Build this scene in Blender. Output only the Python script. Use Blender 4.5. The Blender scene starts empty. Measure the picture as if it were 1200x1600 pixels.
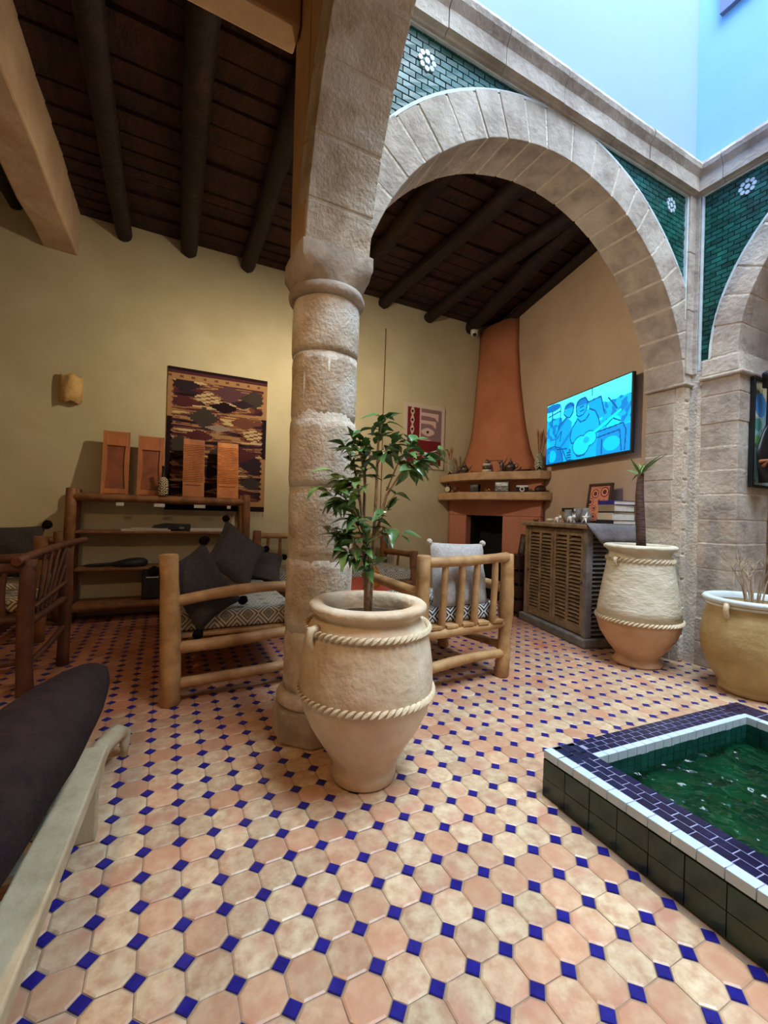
import bpy, bmesh, math, random
from mathutils import Vector, Matrix, noise

rnd = random.Random(11)
scene = bpy.context.scene
COL = scene.collection
PI = math.pi

# ------------------------------------------------------------------ camera
CAM_H = 1.0538
YAW, PITCH, ROLL = math.radians(26.983), math.radians(0.05), math.radians(1.64)
fw = Vector((math.sin(YAW) * math.cos(PITCH), math.cos(YAW) * math.cos(PITCH), math.sin(PITCH)))
rt0 = Vector((math.cos(YAW), -math.sin(YAW), 0))
up0 = rt0.cross(fw)
rt = math.cos(ROLL) * rt0 + math.sin(ROLL) * up0
up = -math.sin(ROLL) * rt0 + math.cos(ROLL) * up0
cam_data = bpy.data.cameras.new('camera')
cam = bpy.data.objects.new('camera', cam_data)
COL.objects.link(cam)
cam_data.sensor_fit = 'HORIZONTAL'
cam_data.sensor_width = 36.0
cam_data.lens = 668.87 / 1200 * 36.0
cam_data.clip_start = 0.02
cam.matrix_world = Matrix(((rt.x, up.x, -fw.x, 0), (rt.y, up.y, -fw.y, 0), (rt.z, up.z, -fw.z, CAM_H), (0, 0, 0, 1)))
scene.camera = cam

# ------------------------------------------------------------------ sky and light
SKY = 15.0
world = bpy.data.worlds.new('sky')
scene.world = world
world.use_nodes = True
bg = world.node_tree.nodes['Background']
bg.inputs[0].default_value = (0.70, 0.85, 1.0, 1)
bg.inputs[1].default_value = SKY
pl = bpy.data.lights.new('skylight_opening', 'AREA')
pl.shape = 'RECTANGLE'
pl.size, pl.size_y = 2.66, 5.1
pl.cycles.is_portal = True
po = bpy.data.objects.new('skylight_opening', pl)
COL.objects.link(po)
po.location = (2.16, -0.73, 8.5)
scene.view_settings.view_transform = 'Standard'
scene.view_settings.look = 'None'
scene.view_settings.exposure = 0.9
scene.view_settings.gamma = 1.0
scene.view_settings.use_curve_mapping = False

# ------------------------------------------------------------------ helpers
def lin(c):
    return tuple(((v / 255) / 12.92 if v / 255 <= 0.04045 else ((v / 255 + 0.055) / 1.055) ** 2.4) for v in c)

def mat(name, c1, c2=None, scale=6.0, rough=0.6, bump=0.0, bscale=40.0, metal=0.0, spec=0.5, stretch=None,
        c3=None, island=0.0, emit=0.0, attr=None, coords='pos', trans=0.0, ior=1.45, detail=4.0, cell=None, coat=0.0, contrast=(0.35, 0.65)):
    """Principled material with a procedural two/three tone noise colour and noise bump."""
    m = bpy.data.materials.new(name)
    m.use_nodes = True
    nt = m.node_tree
    N, L = nt.nodes, nt.links
    b = N['Principled BSDF']
    b.inputs['Roughness'].default_value = rough
    b.inputs['Metallic'].default_value = metal
    b.inputs['Specular IOR Level'].default_value = spec
    b.inputs['IOR'].default_value = ior
    b.inputs['Transmission Weight'].default_value = trans
    b.inputs['Coat Weight'].default_value = coat
    b.inputs['Coat Roughness'].default_value = 0.15
    if coords == 'pos':
        g = N.new('ShaderNodeNewGeometry'); vec = g.outputs['Position']
    else:
        g = N.new('ShaderNodeTexCoord'); vec = g.outputs['Object']
    if stretch:
        mp = N.new('ShaderNodeMapping'); mp.inputs['Scale'].default_value = stretch
        L.new(vec, mp.inputs['Vector']); vec = mp.outputs['Vector']
    col = None
    if attr:
        a = N.new('ShaderNodeAttribute'); a.attribute_name = attr; col = a.outputs['Color']
    else:
        col_in = lin(c1)
        if c2:
            n = N.new('ShaderNodeTexNoise'); n.inputs['Scale'].default_value = scale; n.inputs['Detail'].default_value = detail
            n.inputs['Roughness'].default_value = 0.6
            L.new(vec, n.inputs['Vector'])
            r = N.new('ShaderNodeMapRange'); r.inputs[1].default_value, r.inputs[2].default_value = contrast
            L.new(n.outputs['Fac'], r.inputs[0])
            mx = N.new('ShaderNodeMix'); mx.data_type = 'RGBA'
            mx.inputs[6].default_value = (*lin(c1), 1); mx.inputs[7].default_value = (*lin(c2), 1)
            L.new(r.outputs[0], mx.inputs[0]); col = mx.outputs[2]
            if c3:
                n2 = N.new('ShaderNodeTexNoise'); n2.inputs['Scale'].default_value = scale * 0.37; n2.inputs['Detail'].default_value = 3
                L.new(vec, n2.inputs['Vector'])
                r2 = N.new('ShaderNodeMapRange'); r2.inputs[1].default_value, r2.inputs[2].default_value = 0.5, 0.72
                L.new(n2.outputs['Fac'], r2.inputs[0])
                m2 = N.new('ShaderNodeMix'); m2.data_type = 'RGBA'
                L.new(r2.outputs[0], m2.inputs[0]); L.new(col, m2.inputs[6]); m2.inputs[7].default_value = (*lin(c3), 1)
                col = m2.outputs[2]
        if island or cell:
            hv = N.new('ShaderNodeHueSaturation')
            if col is not None: L.new(col, hv.inputs['Color'])
            else: hv.inputs['Color'].default_value = (*lin(c1), 1)
            if cell:
                # one random value for each tile of the lattice, by place
                vm = N.new('ShaderNodeVectorMath'); vm.operation = 'SUBTRACT'; vm.inputs[1].default_value = (cell[0], cell[1], -5)
                L.new(g.outputs['Position'], vm.inputs[0])
                vs = N.new('ShaderNodeVectorMath'); vs.operation = 'SCALE'; vs.inputs['Scale'].default_value = 1 / cell[2]
                L.new(vm.outputs[0], vs.inputs[0])
                sx = N.new('ShaderNodeSeparateXYZ'); L.new(vs.outputs[0], sx.inputs[0])
                fx = N.new('ShaderNodeMath'); fx.operation = 'FLOOR'; L.new(sx.outputs[0], fx.inputs[0])
                fy = N.new('ShaderNodeMath'); fy.operation = 'FLOOR'; L.new(sx.outputs[1], fy.inputs[0])
                cb = N.new('ShaderNodeCombineXYZ'); L.new(fx.outputs[0], cb.inputs[0]); L.new(fy.outputs[0], cb.inputs[1])
                wn = N.new('ShaderNodeTexWhiteNoise'); L.new(cb.outputs[0], wn.inputs['Vector']); rv = wn.outputs['Value']
                if len(cell) > 4:
                    # a share of the tiles is redder
                    r4 = N.new('ShaderNodeMapRange'); r4.inputs[1].default_value, r4.inputs[2].default_value = 0.45, 1.0
                    r4.inputs[4].default_value = 0.75
                    sp = N.new('ShaderNodeSeparateColor'); L.new(wn.outputs['Color'], sp.inputs[0])
                    L.new(sp.outputs[1], r4.inputs[0])
                    m4 = N.new('ShaderNodeMix'); m4.data_type = 'RGBA'
                    L.new(r4.outputs[0], m4.inputs[0]); L.new(col, m4.inputs[6]); m4.inputs[7].default_value = (*lin(cell[4]), 1)
                    L.new(m4.outputs[2], hv.inputs['Color'])
                amt = cell[3]
            else:
                rv = g.outputs['Random Per Island']; amt = island
            r3 = N.new('ShaderNodeMapRange'); r3.inputs[3].default_value = 1 - amt; r3.inputs[4].default_value = 1 + amt
            L.new(rv, r3.inputs[0]); L.new(r3.outputs[0], hv.inputs['Value'])
            col = hv.outputs['Color']
    if col is not None:
        L.new(col, b.inputs['Base Color'])
    else:
        b.inputs['Base Color'].default_value = (*lin(c1), 1)
    if emit:
        b.inputs['Emission Strength'].default_value = emit
        if col is not None: L.new(col, b.inputs['Emission Color'])
        else: b.inputs['Emission Color'].default_value = (*lin(c1), 1)
    if bump:
        bn = N.new('ShaderNodeTexNoise'); bn.inputs['Scale'].default_value = bscale; bn.inputs['Detail'].default_value = 5
        L.new(vec, bn.inputs['Vector'])
        bp = N.new('ShaderNodeBump'); bp.inputs['Strength'].default_value = bump; bp.inputs['Distance'].default_value = 0.02
        L.new(bn.outputs['Fac'], bp.inputs['Height']); L.new(bp.outputs['Normal'], b.inputs['Normal'])
    return m

def thing(name, label, cat, loc=(0, 0, 0), rz=0.0, group=None, kind=None, rot=None):
    o = bpy.data.objects.new(name, None)
    COL.objects.link(o)
    o.empty_display_size = 0.1
    o.location = loc
    o.rotation_euler = rot if rot else (0, 0, rz)
    if label: o['label'] = label
    if cat: o['category'] = cat
    if group: o['group'] = group
    if kind: o['kind'] = kind
    return o

def tag(o, label=None, cat=None, group=None, kind=None):
    if label: o['label'] = label
    if cat: o['category'] = cat
    if group: o['group'] = group
    if kind: o['kind'] = kind
    return o

def link(name, me, parent=None, loc=None, rot=None, m=None):
    o = bpy.data.objects.new(name, me)
    COL.objects.link(o)
    if parent: o.parent = parent
    if loc is not None: o.location = loc
    if rot is not None: o.rotation_euler = rot
    if m and not me.materials: me.materials.append(m)
    return o

class MB:
    def __init__(s): s.v = []; s.f = []; s.c = []
    def add(s, vs, fs):
        n = len(s.v); s.v += [tuple(p) for p in vs]; s.f += [tuple(i + n for i in f) for f in fs]; return s
    def box(s, x0, x1, y0, y1, z0, z1, ch=0.0):
        if ch:
            vs = []; 
            for z, d in ((z0, ch), (z0 + ch, 0), (z1 - ch, 0), (z1, ch)):
                vs += [(x0 + d, y0 + d, z), (x1 - d, y0 + d, z), (x1 - d, y1 - d, z), (x0 + d, y1 - d, z)]
            fs = [(3, 2, 1, 0), (12, 13, 14, 15)]
            for k in range(3):
                for i in range(4): fs.append((k * 4 + i, k * 4 + (i + 1) % 4, k * 4 + 4 + (i + 1) % 4, k * 4 + 4 + i))
            return s.add(vs, fs)
        return s.add([(x0, y0, z0), (x1, y0, z0), (x1, y1, z0), (x0, y1, z0), (x0, y0, z1), (x1, y0, z1), (x1, y1, z1), (x0, y1, z1)],
                     [(3, 2, 1, 0), (4, 5, 6, 7), (0, 1, 5, 4), (1, 2, 6, 5), (2, 3, 7, 6), (3, 0, 4, 7)])
    def prism(s, poly, z0, z1):
        n = len(poly)
        return s.add([(x, y, z0) for x, y in poly] + [(x, y, z1) for x, y in poly],
                     [tuple(range(n - 1, -1, -1)), tuple(range(n, 2 * n))] + [(i, (i + 1) % n, n + (i + 1) % n, n + i) for i in range(n)])
    def loft(s, rings, close=True, caps=True):
        n = len(rings[0]); vs = [p for r in rings for p in r]; fs = []
        for k in range(len(rings) - 1):
            for i in range(n if close else n - 1):
                j = (i + 1) % n
                fs.append((k * n + i, k * n + j, (k + 1) * n + j, (k + 1) * n + i))
        if caps: fs += [tuple(range(n - 1, -1, -1)), tuple(range((len(rings) - 1) * n, len(rings) * n))]
        return s.add(vs, fs)
    def lathe(s, prof, seg=32, c=(0, 0, 0), closed=False):
        rings = [[(c[0] + r * math.cos(2 * PI * i / seg), c[1] + r * math.sin(2 * PI * i / seg), c[2] + z) for i in range(seg)] for r, z in prof]
        return s.loft(rings, True, not closed)
    def tube(s, pts, rad, seg=8, wob=0.0):
        pts = [Vector(p) for p in pts]
        if not hasattr(rad, '__len__'): rad = [rad] * len(pts)
        rings = []; prev = None
        for i, p in enumerate(pts):
            d = (pts[min(i + 1, len(pts) - 1)] - pts[max(i - 1, 0)]).normalized()
            a = Vector((0, 0, 1)) if abs(d.z) < 0.9 else Vector((1, 0, 0))
            if prev is not None: a = prev
            x = (a - d * a.dot(d)).normalized(); prev = x; y = d.cross(x)
            ring = []
            for k in range(seg):
                t = 2 * PI * k / seg
                r = rad[i] * (1 + wob * noise.noise(Vector((p.x * 9 + k, p.y * 9, p.z * 9))))
                ring.append(tuple(p + x * (r * math.cos(t)) + y * (r * math.sin(t))))
            rings.append(ring)
        return s.loft(rings)
    def log(s, a, b, r0, r1=None, n=6, bend=0.012, seg=10):
        a, b = Vector(a), Vector(b); r1 = r1 if r1 else r0; L = (b - a).length
        off = Vector((rnd.uniform(-1, 1), rnd.uniform(-1, 1), rnd.uniform(-1, 1))).normalized() * bend
        pts = []; rr = []
        for i in range(n + 1):
            t = i / n
            pts.append(a.lerp(b, t) + off * math.sin(PI * t)); rr.append((r0 + (r1 - r0) * t) * (1 + 0.05 * math.sin(t * 9 + a.x * 7)))
        pts = [pts[0]] + pts + [pts[-1]]; e = (b - a).normalized() * 0.006
        pts[0] = pts[1] - e * 0 ; rr = [rr[0] * 0.86] + rr + [rr[-1] * 0.86]
        pts[1] = pts[1] + e; pts[-2] = pts[-2] - e
        return s.tube(pts, rr, seg, 0.12)
    def ball(s, c, r, seg=10, rings=7, rough=0.0, sc=(1, 1, 1)):
        rr = []
        for j in range(rings + 1):
            ph = PI * j / rings; ring = []
            for i in range(seg):
                th = 2 * PI * i / seg
                k = r * (1 + rough * rnd.uniform(-1, 1))
                ring.append((c[0] + sc[0] * k * max(math.sin(ph), 0.02) * math.cos(th), c[1] + sc[1] * k * max(math.sin(ph), 0.02) * math.sin(th), c[2] - sc[2] * k * math.cos(ph)))
            rr.append(ring)
        return s.loft(rr)
    def mesh(s, name, m=None, smooth=False):
        me = bpy.data.meshes.new(name)
        me.from_pydata(s.v, [], s.f)
        if smooth:
            me.polygons.foreach_set('use_smooth', [True] * len(me.polygons))
        if m: me.materials.append(m)
        me.update()
        return me
    def build(s, name, m, parent=None, smooth=False, loc=None, rot=None, bevel=0.0, kind=None):
        o = link(name, s.mesh(name, m, smooth), parent, loc, rot)
        if smooth and smooth != 'all':
            mod = o.modifiers.new('edges', 'EDGE_SPLIT'); mod.split_angle = math.radians(50)
        if bevel:
            mod = o.modifiers.new('bevel', 'BEVEL'); mod.width = bevel; mod.segments = 2; mod.limit_method = 'ANGLE'
        if kind: o['kind'] = kind
        return o

def struct(name, mb, m, label=None, bevel=0.0, smooth=False):
    o = mb.build(name, m, None, smooth, bevel=bevel)
    o['kind'] = 'structure'
    if label: o['label'] = label
    return o

def picture(name, w, h, nx, ny, fn, m, parent=None, loc=None, rot=None, thick=0.0):
    """Flat print: a grid in local x (left to right) and z (bottom to top), facing -y, one colour for each face."""
    vs = [(w * i / nx - w / 2, 0, h * j / ny) for j in range(ny + 1) for i in range(nx + 1)]
    fs = [(j * (nx + 1) + i, j * (nx + 1) + i + 1, (j + 1) * (nx + 1) + i + 1, (j + 1) * (nx + 1) + i) for j in range(ny) for i in range(nx)]
    me = bpy.data.meshes.new(name)
    me.from_pydata(vs, [], fs)
    ca = me.color_attributes.new('print', 'FLOAT_COLOR', 'CORNER')
    data = []
    for j in range(ny):
        for i in range(nx):
            c = lin(fn((i + 0.5) / nx, 1 - (j + 0.5) / ny))
            data += [c[0], c[1], c[2], 1.0] * 4
    ca.data.foreach_set('color', data)
    me.materials.append(m)
    me.update()
    return link(name, me, parent, loc, rot)

def ell(u, v, cx, cy, rx, ry): return ((u - cx) / rx) ** 2 + ((v - cy) / ry) ** 2
def seg_d(u, v, a, b, asp=1.0):
    px, py, ax, ay, bx, by = u, v * asp, a[0], a[1] * asp, b[0], b[1] * asp
    dx, dy = bx - ax, by - ay
    t = max(0, min(1, ((px - ax) * dx + (py - ay) * dy) / (dx * dx + dy * dy + 1e-9)))
    return math.hypot(px - ax - t * dx, py - ay - t * dy)
def line_d(u, v, pts, asp=1.0): return min(seg_d(u, v, pts[i], pts[i + 1], asp) for i in range(len(pts) - 1))
def inpoly(u, v, P):
    c = False; j = len(P) - 1
    for i in range(len(P)):
        if (P[i][1] > v) != (P[j][1] > v) and u < (P[j][0] - P[i][0]) * (v - P[i][1]) / (P[j][1] - P[i][1]) + P[i][0]: c = not c
        j = i
    return c
def in_view(x, y, z=0.0, mx=1.1):
    d = Vector((x, y, z - CAM_H)); Z = d.dot(fw)
    if Z < 0.05: return None
    a, b = d.dot(rt) / Z * 668.87 / 600, d.dot(up) / Z * 668.87 / 800
    return Z if abs(a) < mx and abs(b) < mx else None

# ------------------------------------------------------------------ materials
LX, LY, TP = 1.2655, 0.9825, 0.1
M = {}
M['plaster'] = mat('plaster_khaki', (200, 190, 156), (188, 177, 142), 2.2, 0.8, 0.12, 9)
M['plaster_pink'] = mat('plaster_pinkish', (194, 170, 146), (182, 157, 134), 2.0, 0.8, 0.12, 9)
M['plaster_tan'] = mat('plaster_tan', (196, 160, 120), (182, 144, 104), 3, 0.85, 0.2, 25)
M['white_beam'] = mat('whitewashed_beam', (196, 170, 140), (180, 150, 120), 4, 0.85, 0.25, 20)
M['terracotta_paint'] = mat('terracotta_plaster', (190, 122, 88), (174, 106, 74), 2.5, 0.75, 0.12, 10)
M['blue_a'] = mat('pale_blue_paint', (142, 166, 206), (136, 160, 200), 1.2, 0.7, 0.04, 12)
M['blue_b'] = mat('turquoise_paint', (134, 180, 200), (126, 172, 194), 1.2, 0.7, 0.04, 12)
M['stone'] = mat('sandstone', (188, 174, 158), (152, 138, 124), 7, 0.9, 0.4, 34, c3=(202, 192, 176))
M['stone_rough'] = mat('sandstone_pitted', (208, 194, 174), (174, 154, 130), 12, 0.92, 0.55, 60, c3=(216, 210, 198))
M['mortar'] = mat('lime_mortar', (214, 204, 186), (190, 178, 160), 12, 0.95, 0.5, 50)
M['green_tile'] = mat('green_glaze', (26, 92, 80), (16, 66, 60), 14, 0.38, 0.06, 20, island=0.4, spec=0.4)
M['green_dark'] = mat('dark_green_glaze', (44, 62, 44), (30, 42, 30), 8, 0.25, 0.1, 12, c3=(24, 30, 22))
M['navy_tile'] = mat('navy_glaze', (28, 26, 62), (20, 18, 46), 20, 0.25, 0.08, 25, island=0.3)
M['white_tile'] = mat('white_glaze', (196, 212, 222), (180, 200, 212), 20, 0.2, 0.05, 25)
M['white_trim'] = mat('white_trim', (206, 214, 210), (190, 198, 196), 14, 0.6, 0.15, 30)
M['grout'] = mat('floor_grout', (156, 136, 114), (124, 102, 84), 9, 0.9, 0.2, 60)
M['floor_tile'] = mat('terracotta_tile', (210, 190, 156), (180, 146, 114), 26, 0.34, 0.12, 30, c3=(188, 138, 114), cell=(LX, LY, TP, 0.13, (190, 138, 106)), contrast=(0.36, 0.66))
def redden_back(m):
    """tile colour turns redder and darker towards the back; noise patches of red elsewhere too"""
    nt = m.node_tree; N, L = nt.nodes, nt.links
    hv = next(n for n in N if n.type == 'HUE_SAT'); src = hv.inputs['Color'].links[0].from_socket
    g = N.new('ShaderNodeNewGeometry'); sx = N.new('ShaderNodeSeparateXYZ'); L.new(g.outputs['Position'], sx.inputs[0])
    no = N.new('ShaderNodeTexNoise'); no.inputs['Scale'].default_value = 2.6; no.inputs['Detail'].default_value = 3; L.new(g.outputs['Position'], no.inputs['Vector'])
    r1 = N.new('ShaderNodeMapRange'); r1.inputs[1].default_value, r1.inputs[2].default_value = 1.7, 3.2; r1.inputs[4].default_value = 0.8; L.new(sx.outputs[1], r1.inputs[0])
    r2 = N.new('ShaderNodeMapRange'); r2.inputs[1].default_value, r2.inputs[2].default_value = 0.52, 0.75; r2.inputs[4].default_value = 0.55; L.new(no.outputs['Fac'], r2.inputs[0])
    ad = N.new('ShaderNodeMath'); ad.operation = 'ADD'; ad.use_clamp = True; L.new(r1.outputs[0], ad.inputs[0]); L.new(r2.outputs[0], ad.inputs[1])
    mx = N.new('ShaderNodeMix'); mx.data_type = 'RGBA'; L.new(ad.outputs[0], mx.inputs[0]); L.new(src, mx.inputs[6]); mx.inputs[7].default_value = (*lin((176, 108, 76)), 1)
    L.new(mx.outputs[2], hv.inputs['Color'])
redden_back(M['floor_tile'])
M['blue_tile'] = mat('cobalt_glaze', (36, 32, 128), (26, 22, 100), 30, 0.28, 0.05, 40)
M['wood_dark'] = mat('smoked_wood', (44, 22, 14), (24, 12, 9), 9, 0.75, 0.5, 26, stretch=(1, 1, 1))
M['wood_plank'] = mat('ceiling_plank', (64, 30, 18), (32, 15, 10), 7, 0.8, 0.6, 30, island=0.0, stretch=(3, 1, 1))
M['log'] = mat('peeled_log', (190, 150, 100), (160, 116, 70), 11, 0.55, 0.2, 22, c3=(140, 98, 58))
M['log_dark'] = mat('peeled_log_brown', (142, 96, 58), (110, 70, 40), 11, 0.6, 0.25, 22)
M['log_red'] = mat('reddish_log', (104, 62, 42), (78, 44, 30), 11, 0.6, 0.25, 22)
M['board'] = mat('orange_board', (176, 110, 64), (146, 84, 46), 9, 0.5, 0.15, 30, stretch=(1, 1, 0.3))
M['board_dark'] = mat('dark_orange_board', (136, 74, 42), (112, 58, 32), 9, 0.5, 0.15, 30)
M['white_wood'] = mat('chipped_white_wood', (200, 184, 150), (178, 160, 126), 10, 0.7, 0.3, 25)
M['louvre'] = mat('weathered_louvre_wood', (150, 128, 98), (116, 96, 72), 10, 0.75, 0.3, 40)
M['louvre_grey'] = mat('weathered_grey_wood', (132, 126, 118), (100, 96, 90), 10, 0.75, 0.3, 40)
M['clay'] = mat('pale_clay', (222, 206, 178), (198, 170, 136), 5, 0.5, 0.45, 20, c3=(198, 158, 132))
M['clay_green'] = mat('pale_greenish_clay', (216, 208, 184), (194, 182, 154), 5, 0.6, 0.4, 20, stretch=(1, 1, 2.2))
M['clay_pink'] = mat('pinkish_clay', (206, 164, 128), (184, 142, 104), 5, 0.6, 0.3, 20)
M['clay_yellow'] = mat('yellowish_clay', (178, 154, 104), (156, 128, 78), 4, 0.6, 0.35, 18)
M['clay_rope'] = mat('rope_clay', (216, 200, 168), (198, 176, 140), 20, 0.6, 0.2, 60)
M['soil'] = mat('soil', (98, 74, 56), (60, 44, 34), 40, 0.95, 0.8, 60)
M['leaf'] = mat('ficus_leaf', (100, 138, 78), (62, 98, 54), 10, 0.25, 0.05, 30, c3=(150, 178, 98), spec=0.6)
M['bark'] = mat('grey_bark', (176, 152, 124), (140, 114, 90), 30, 0.8, 0.4, 60)
M['bark_dark'] = mat('ringed_bark', (104, 76, 62), (66, 46, 40), 40, 0.8, 0.6, 60, stretch=(0.3, 0.3, 3))
M['twig'] = mat('dry_twig', (190, 170, 140), (150, 128, 104), 30, 0.8)
M['cushion_dark'] = mat('charcoal_fabric', (70, 66, 66), (58, 55, 56), 60, 0.95, 0.25, 220, spec=0.15)
M['cushion_dark2'] = mat('brown_grey_fabric', (82, 74, 70), (68, 62, 58), 60, 0.95, 0.25, 220, spec=0.15)
M['tassel_black'] = mat('black_wool', (20, 19, 20), (30, 28, 28), 80, 1.0, 0.8, 150, spec=0.05)
M['cushion_light'] = mat('light_grey_fabric', (190, 184, 178), (168, 162, 156), 60, 0.95, 0.4, 200, spec=0.15)
M['tassel_white'] = mat('white_wool', (224, 218, 206), (206, 198, 186), 80, 1.0, 0.8, 150, spec=0.05)
M['bolster'] = mat('dark_brown_velvet', (56, 44, 44), (42, 34, 36), 14, 0.95, 0.4, 60, spec=0.1)
M['red_cloth'] = mat('brick_red_paint', (176, 66, 44), (150, 52, 36), 8, 0.6, 0.1, 30)
M['amber'] = mat('amber_glass', (226, 150, 30), None, rough=0.08, trans=0.7)
M['black'] = mat('black_plastic', (16, 16, 18), (24, 24, 26), 30, 0.45, 0.05, 80)
M['black_fabric'] = mat('black_nylon', (22, 22, 26), (34, 34, 38), 24, 0.6, 0.3, 60)
M['soot'] = mat('soot', (14, 12, 11), (24, 20, 18), 12, 0.95, 0.4, 30)
M['chrome'] = mat('brushed_metal', (170, 170, 170), None, rough=0.3, metal=1.0)
M['pewter'] = mat('dull_pewter', (112, 100, 88), (70, 62, 56), 20, 0.4, 0.15, 60, metal=0.7)
M['brass'] = mat('brass', (196, 160, 90), None, rough=0.3, metal=1.0)
M['white'] = mat('white_paint', (226, 222, 214), (214, 208, 198), 20, 0.5)
M['cream'] = mat('cream_paint', (214, 200, 172), (200, 184, 152), 20, 0.6)
M['print'] = mat('printed_paper', (255, 255, 255), attr='print', rough=0.6)
M['woven'] = mat('woven_wool', (255, 255, 255), attr='print', rough=0.95, spec=0.1, bump=0.5, bscale=160)
M['screen'] = mat('lit_screen', (255, 255, 255), attr='print', rough=0.3, emit=0.55)
M['dark_frame'] = mat('dark_brown_frame', (64, 34, 26), (48, 26, 20), 14, 0.5, 0.1, 40)
M['parchment'] = mat('sconce_parchment', (214, 176, 112), (190, 150, 92), 12, 0.7, 0.3, 40)
M['grey_cloth'] = mat('grey_cloth', (126, 120, 120), (110, 104, 106), 40, 0.9, 0.2, 120)
M['cloth_hanging'] = M['grey_cloth']
M['mantel'] = mat('mantel_plaster', (196, 160, 124), (172, 136, 100), 9, 0.8, 0.25, 30)
M['petal'] = mat('dried_stem', (168, 108, 70), (140, 84, 52), 30, 0.9)
M['yucca'] = mat('yucca_leaf', (120, 150, 84), (86, 122, 66), 14, 0.4)
M['paper'] = mat('paper', (206, 200, 188), (190, 184, 172), 30, 0.8)
M['window_pane'] = mat('window_pane', (206, 206, 236), None, rough=0.1, spec=0.6)
M['grey_frame'] = mat('grey_window_frame', (108, 116, 140), None, rough=0.5)

def pattern_mat(name, dark, light, mid, su, sv, bands):
    """woven geometric cloth: nested diamonds and zigzags from folded coordinates"""
    m = bpy.data.materials.new(name); m.use_nodes = True
    nt = m.node_tree; N, L = nt.nodes, nt.links; b = N['Principled BSDF']
    b.inputs['Roughness'].default_value = 0.95; b.inputs['Specular IOR Level'].default_value = 0.15
    tc = N.new('ShaderNodeTexCoord'); sx = N.new('ShaderNodeSeparateXYZ'); L.new(tc.outputs['Object'], sx.inputs[0])
    def mth(op, a, bb=None):
        n = N.new('ShaderNodeMath'); n.operation = op
        for i, q in enumerate((a, bb)):
            if q is None: continue
            if isinstance(q, (int, float)): n.inputs[i].default_value = q
            else: L.new(q, n.inputs[i])
        return n.outputs[0]
    vz = mth('ADD', sx.outputs[2], sx.outputs[1])
    pu = mth('PINGPONG', mth('ADD', sx.outputs[0], 10.0), su)
    pv = mth('PINGPONG', mth('ADD', vz, 10.0), sv)
    s = mth('ADD', mth('DIVIDE', pu, su), mth('DIVIDE', pv, sv))
    fr = mth('FRACT', mth('MULTIPLY', s, bands))
    st = mth('GREATER_THAN', fr, 0.45)
    mx = N.new('ShaderNodeMix'); mx.data_type = 'RGBA'
    mx.inputs[6].default_value = (*lin(dark), 1); mx.inputs[7].default_value = (*lin(light), 1); L.new(st, mx.inputs[0])
    st2 = mth('LESS_THAN', s, 0.36)
    m2 = N.new('ShaderNodeMix'); m2.data_type = 'RGBA'; L.new(st2, m2.inputs[0]); L.new(mx.outputs[2], m2.inputs[6]); m2.inputs[7].default_value = (*lin(mid), 1)
    L.new(m2.outputs[2], b.inputs['Base Color'])
    return m
M['ikat'] = pattern_mat('grey_ikat_cloth', (104, 98, 90), (200, 190, 168), (128, 120, 106), 0.062, 0.068, 2.5)
M['ikat_black'] = pattern_mat('black_white_ikat_cloth', (34, 34, 38), (206, 204, 198), (120, 118, 116), 0.066, 0.07, 2.5)

# ------------------------------------------------------------------ floor
fl = MB().box(-2.7, 5.3, -3.3, 5.0, -0.2, -0.004)
floor = struct('floor', fl, M['grout'], 'terracotta octagon floor with small cobalt blue diamond tiles')
def octa(h, cut, z0, z1, ch):
    k = 0.5 * TP - h
    c = cut
    P = [(k, -(k - c)), (k, k - c), (k - c, k), (-(k - c), k), (-k, k - c), (-k, -(k - c)), (-(k - c), -k), (k - c, -k)]
    n = 8
    vs = [(x, y, z0) for x, y in P] + [(x, y, z1 - ch * 0.6) for x, y in P] + [(x * (1 - ch / k), y * (1 - ch / k), z1) for x, y in P]
    fs = [(i, (i + 1) % n, n + (i + 1) % n, n + i) for i in range(n)] + [(n + i, n + (i + 1) % n, 2 * n + (i + 1) % n, 2 * n + i) for i in range(n)] + [tuple(range(2 * n, 3 * n))]
    return vs, fs
def diam(d, z0, z1, ch):
    P = [(d, 0), (0, d), (-d, 0), (0, -d)]
    vs = [(x, y, z0) for x, y in P] + [(x, y, z1 - ch) for x, y in P] + [(x * (1 - ch / d), y * (1 - ch / d), z1) for x, y in P]
    fs = [(i, (i + 1) % 4, 4 + (i + 1) % 4, 4 + i) for i in range(4)] + [(4 + i, 4 + (i + 1) % 4, 8 + (i + 1) % 4, 8 + i) for i in range(4)] + [(8, 9, 10, 11)]
    return vs, fs
OV, OF = octa(0.0012, 0.0245, -0.008, 0.0, 0.0045)
DV, DF = diam(0.0222, -0.008, 0.0002, 0.002)
def on_floor(x, y):
    if x > 1.27 and x < 2.56 and y < 1.13: return False      # under the basin
    if y > 4.82 or x < -2.6: return False
    if y > 2.13: return x < 3.44 + 0.268 * (y - 2.13)
    return x < 3.9
cells = []
for i in range(-40, 30):
    for j in range(-14, 40):
        for k in (0, 1):
            x = LX + TP * (i + 0.5 * k); y = LY + TP * (j + 0.5 * k)
            if y > -0.45 and on_floor(x, y): cells.append((k, x, y))
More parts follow.
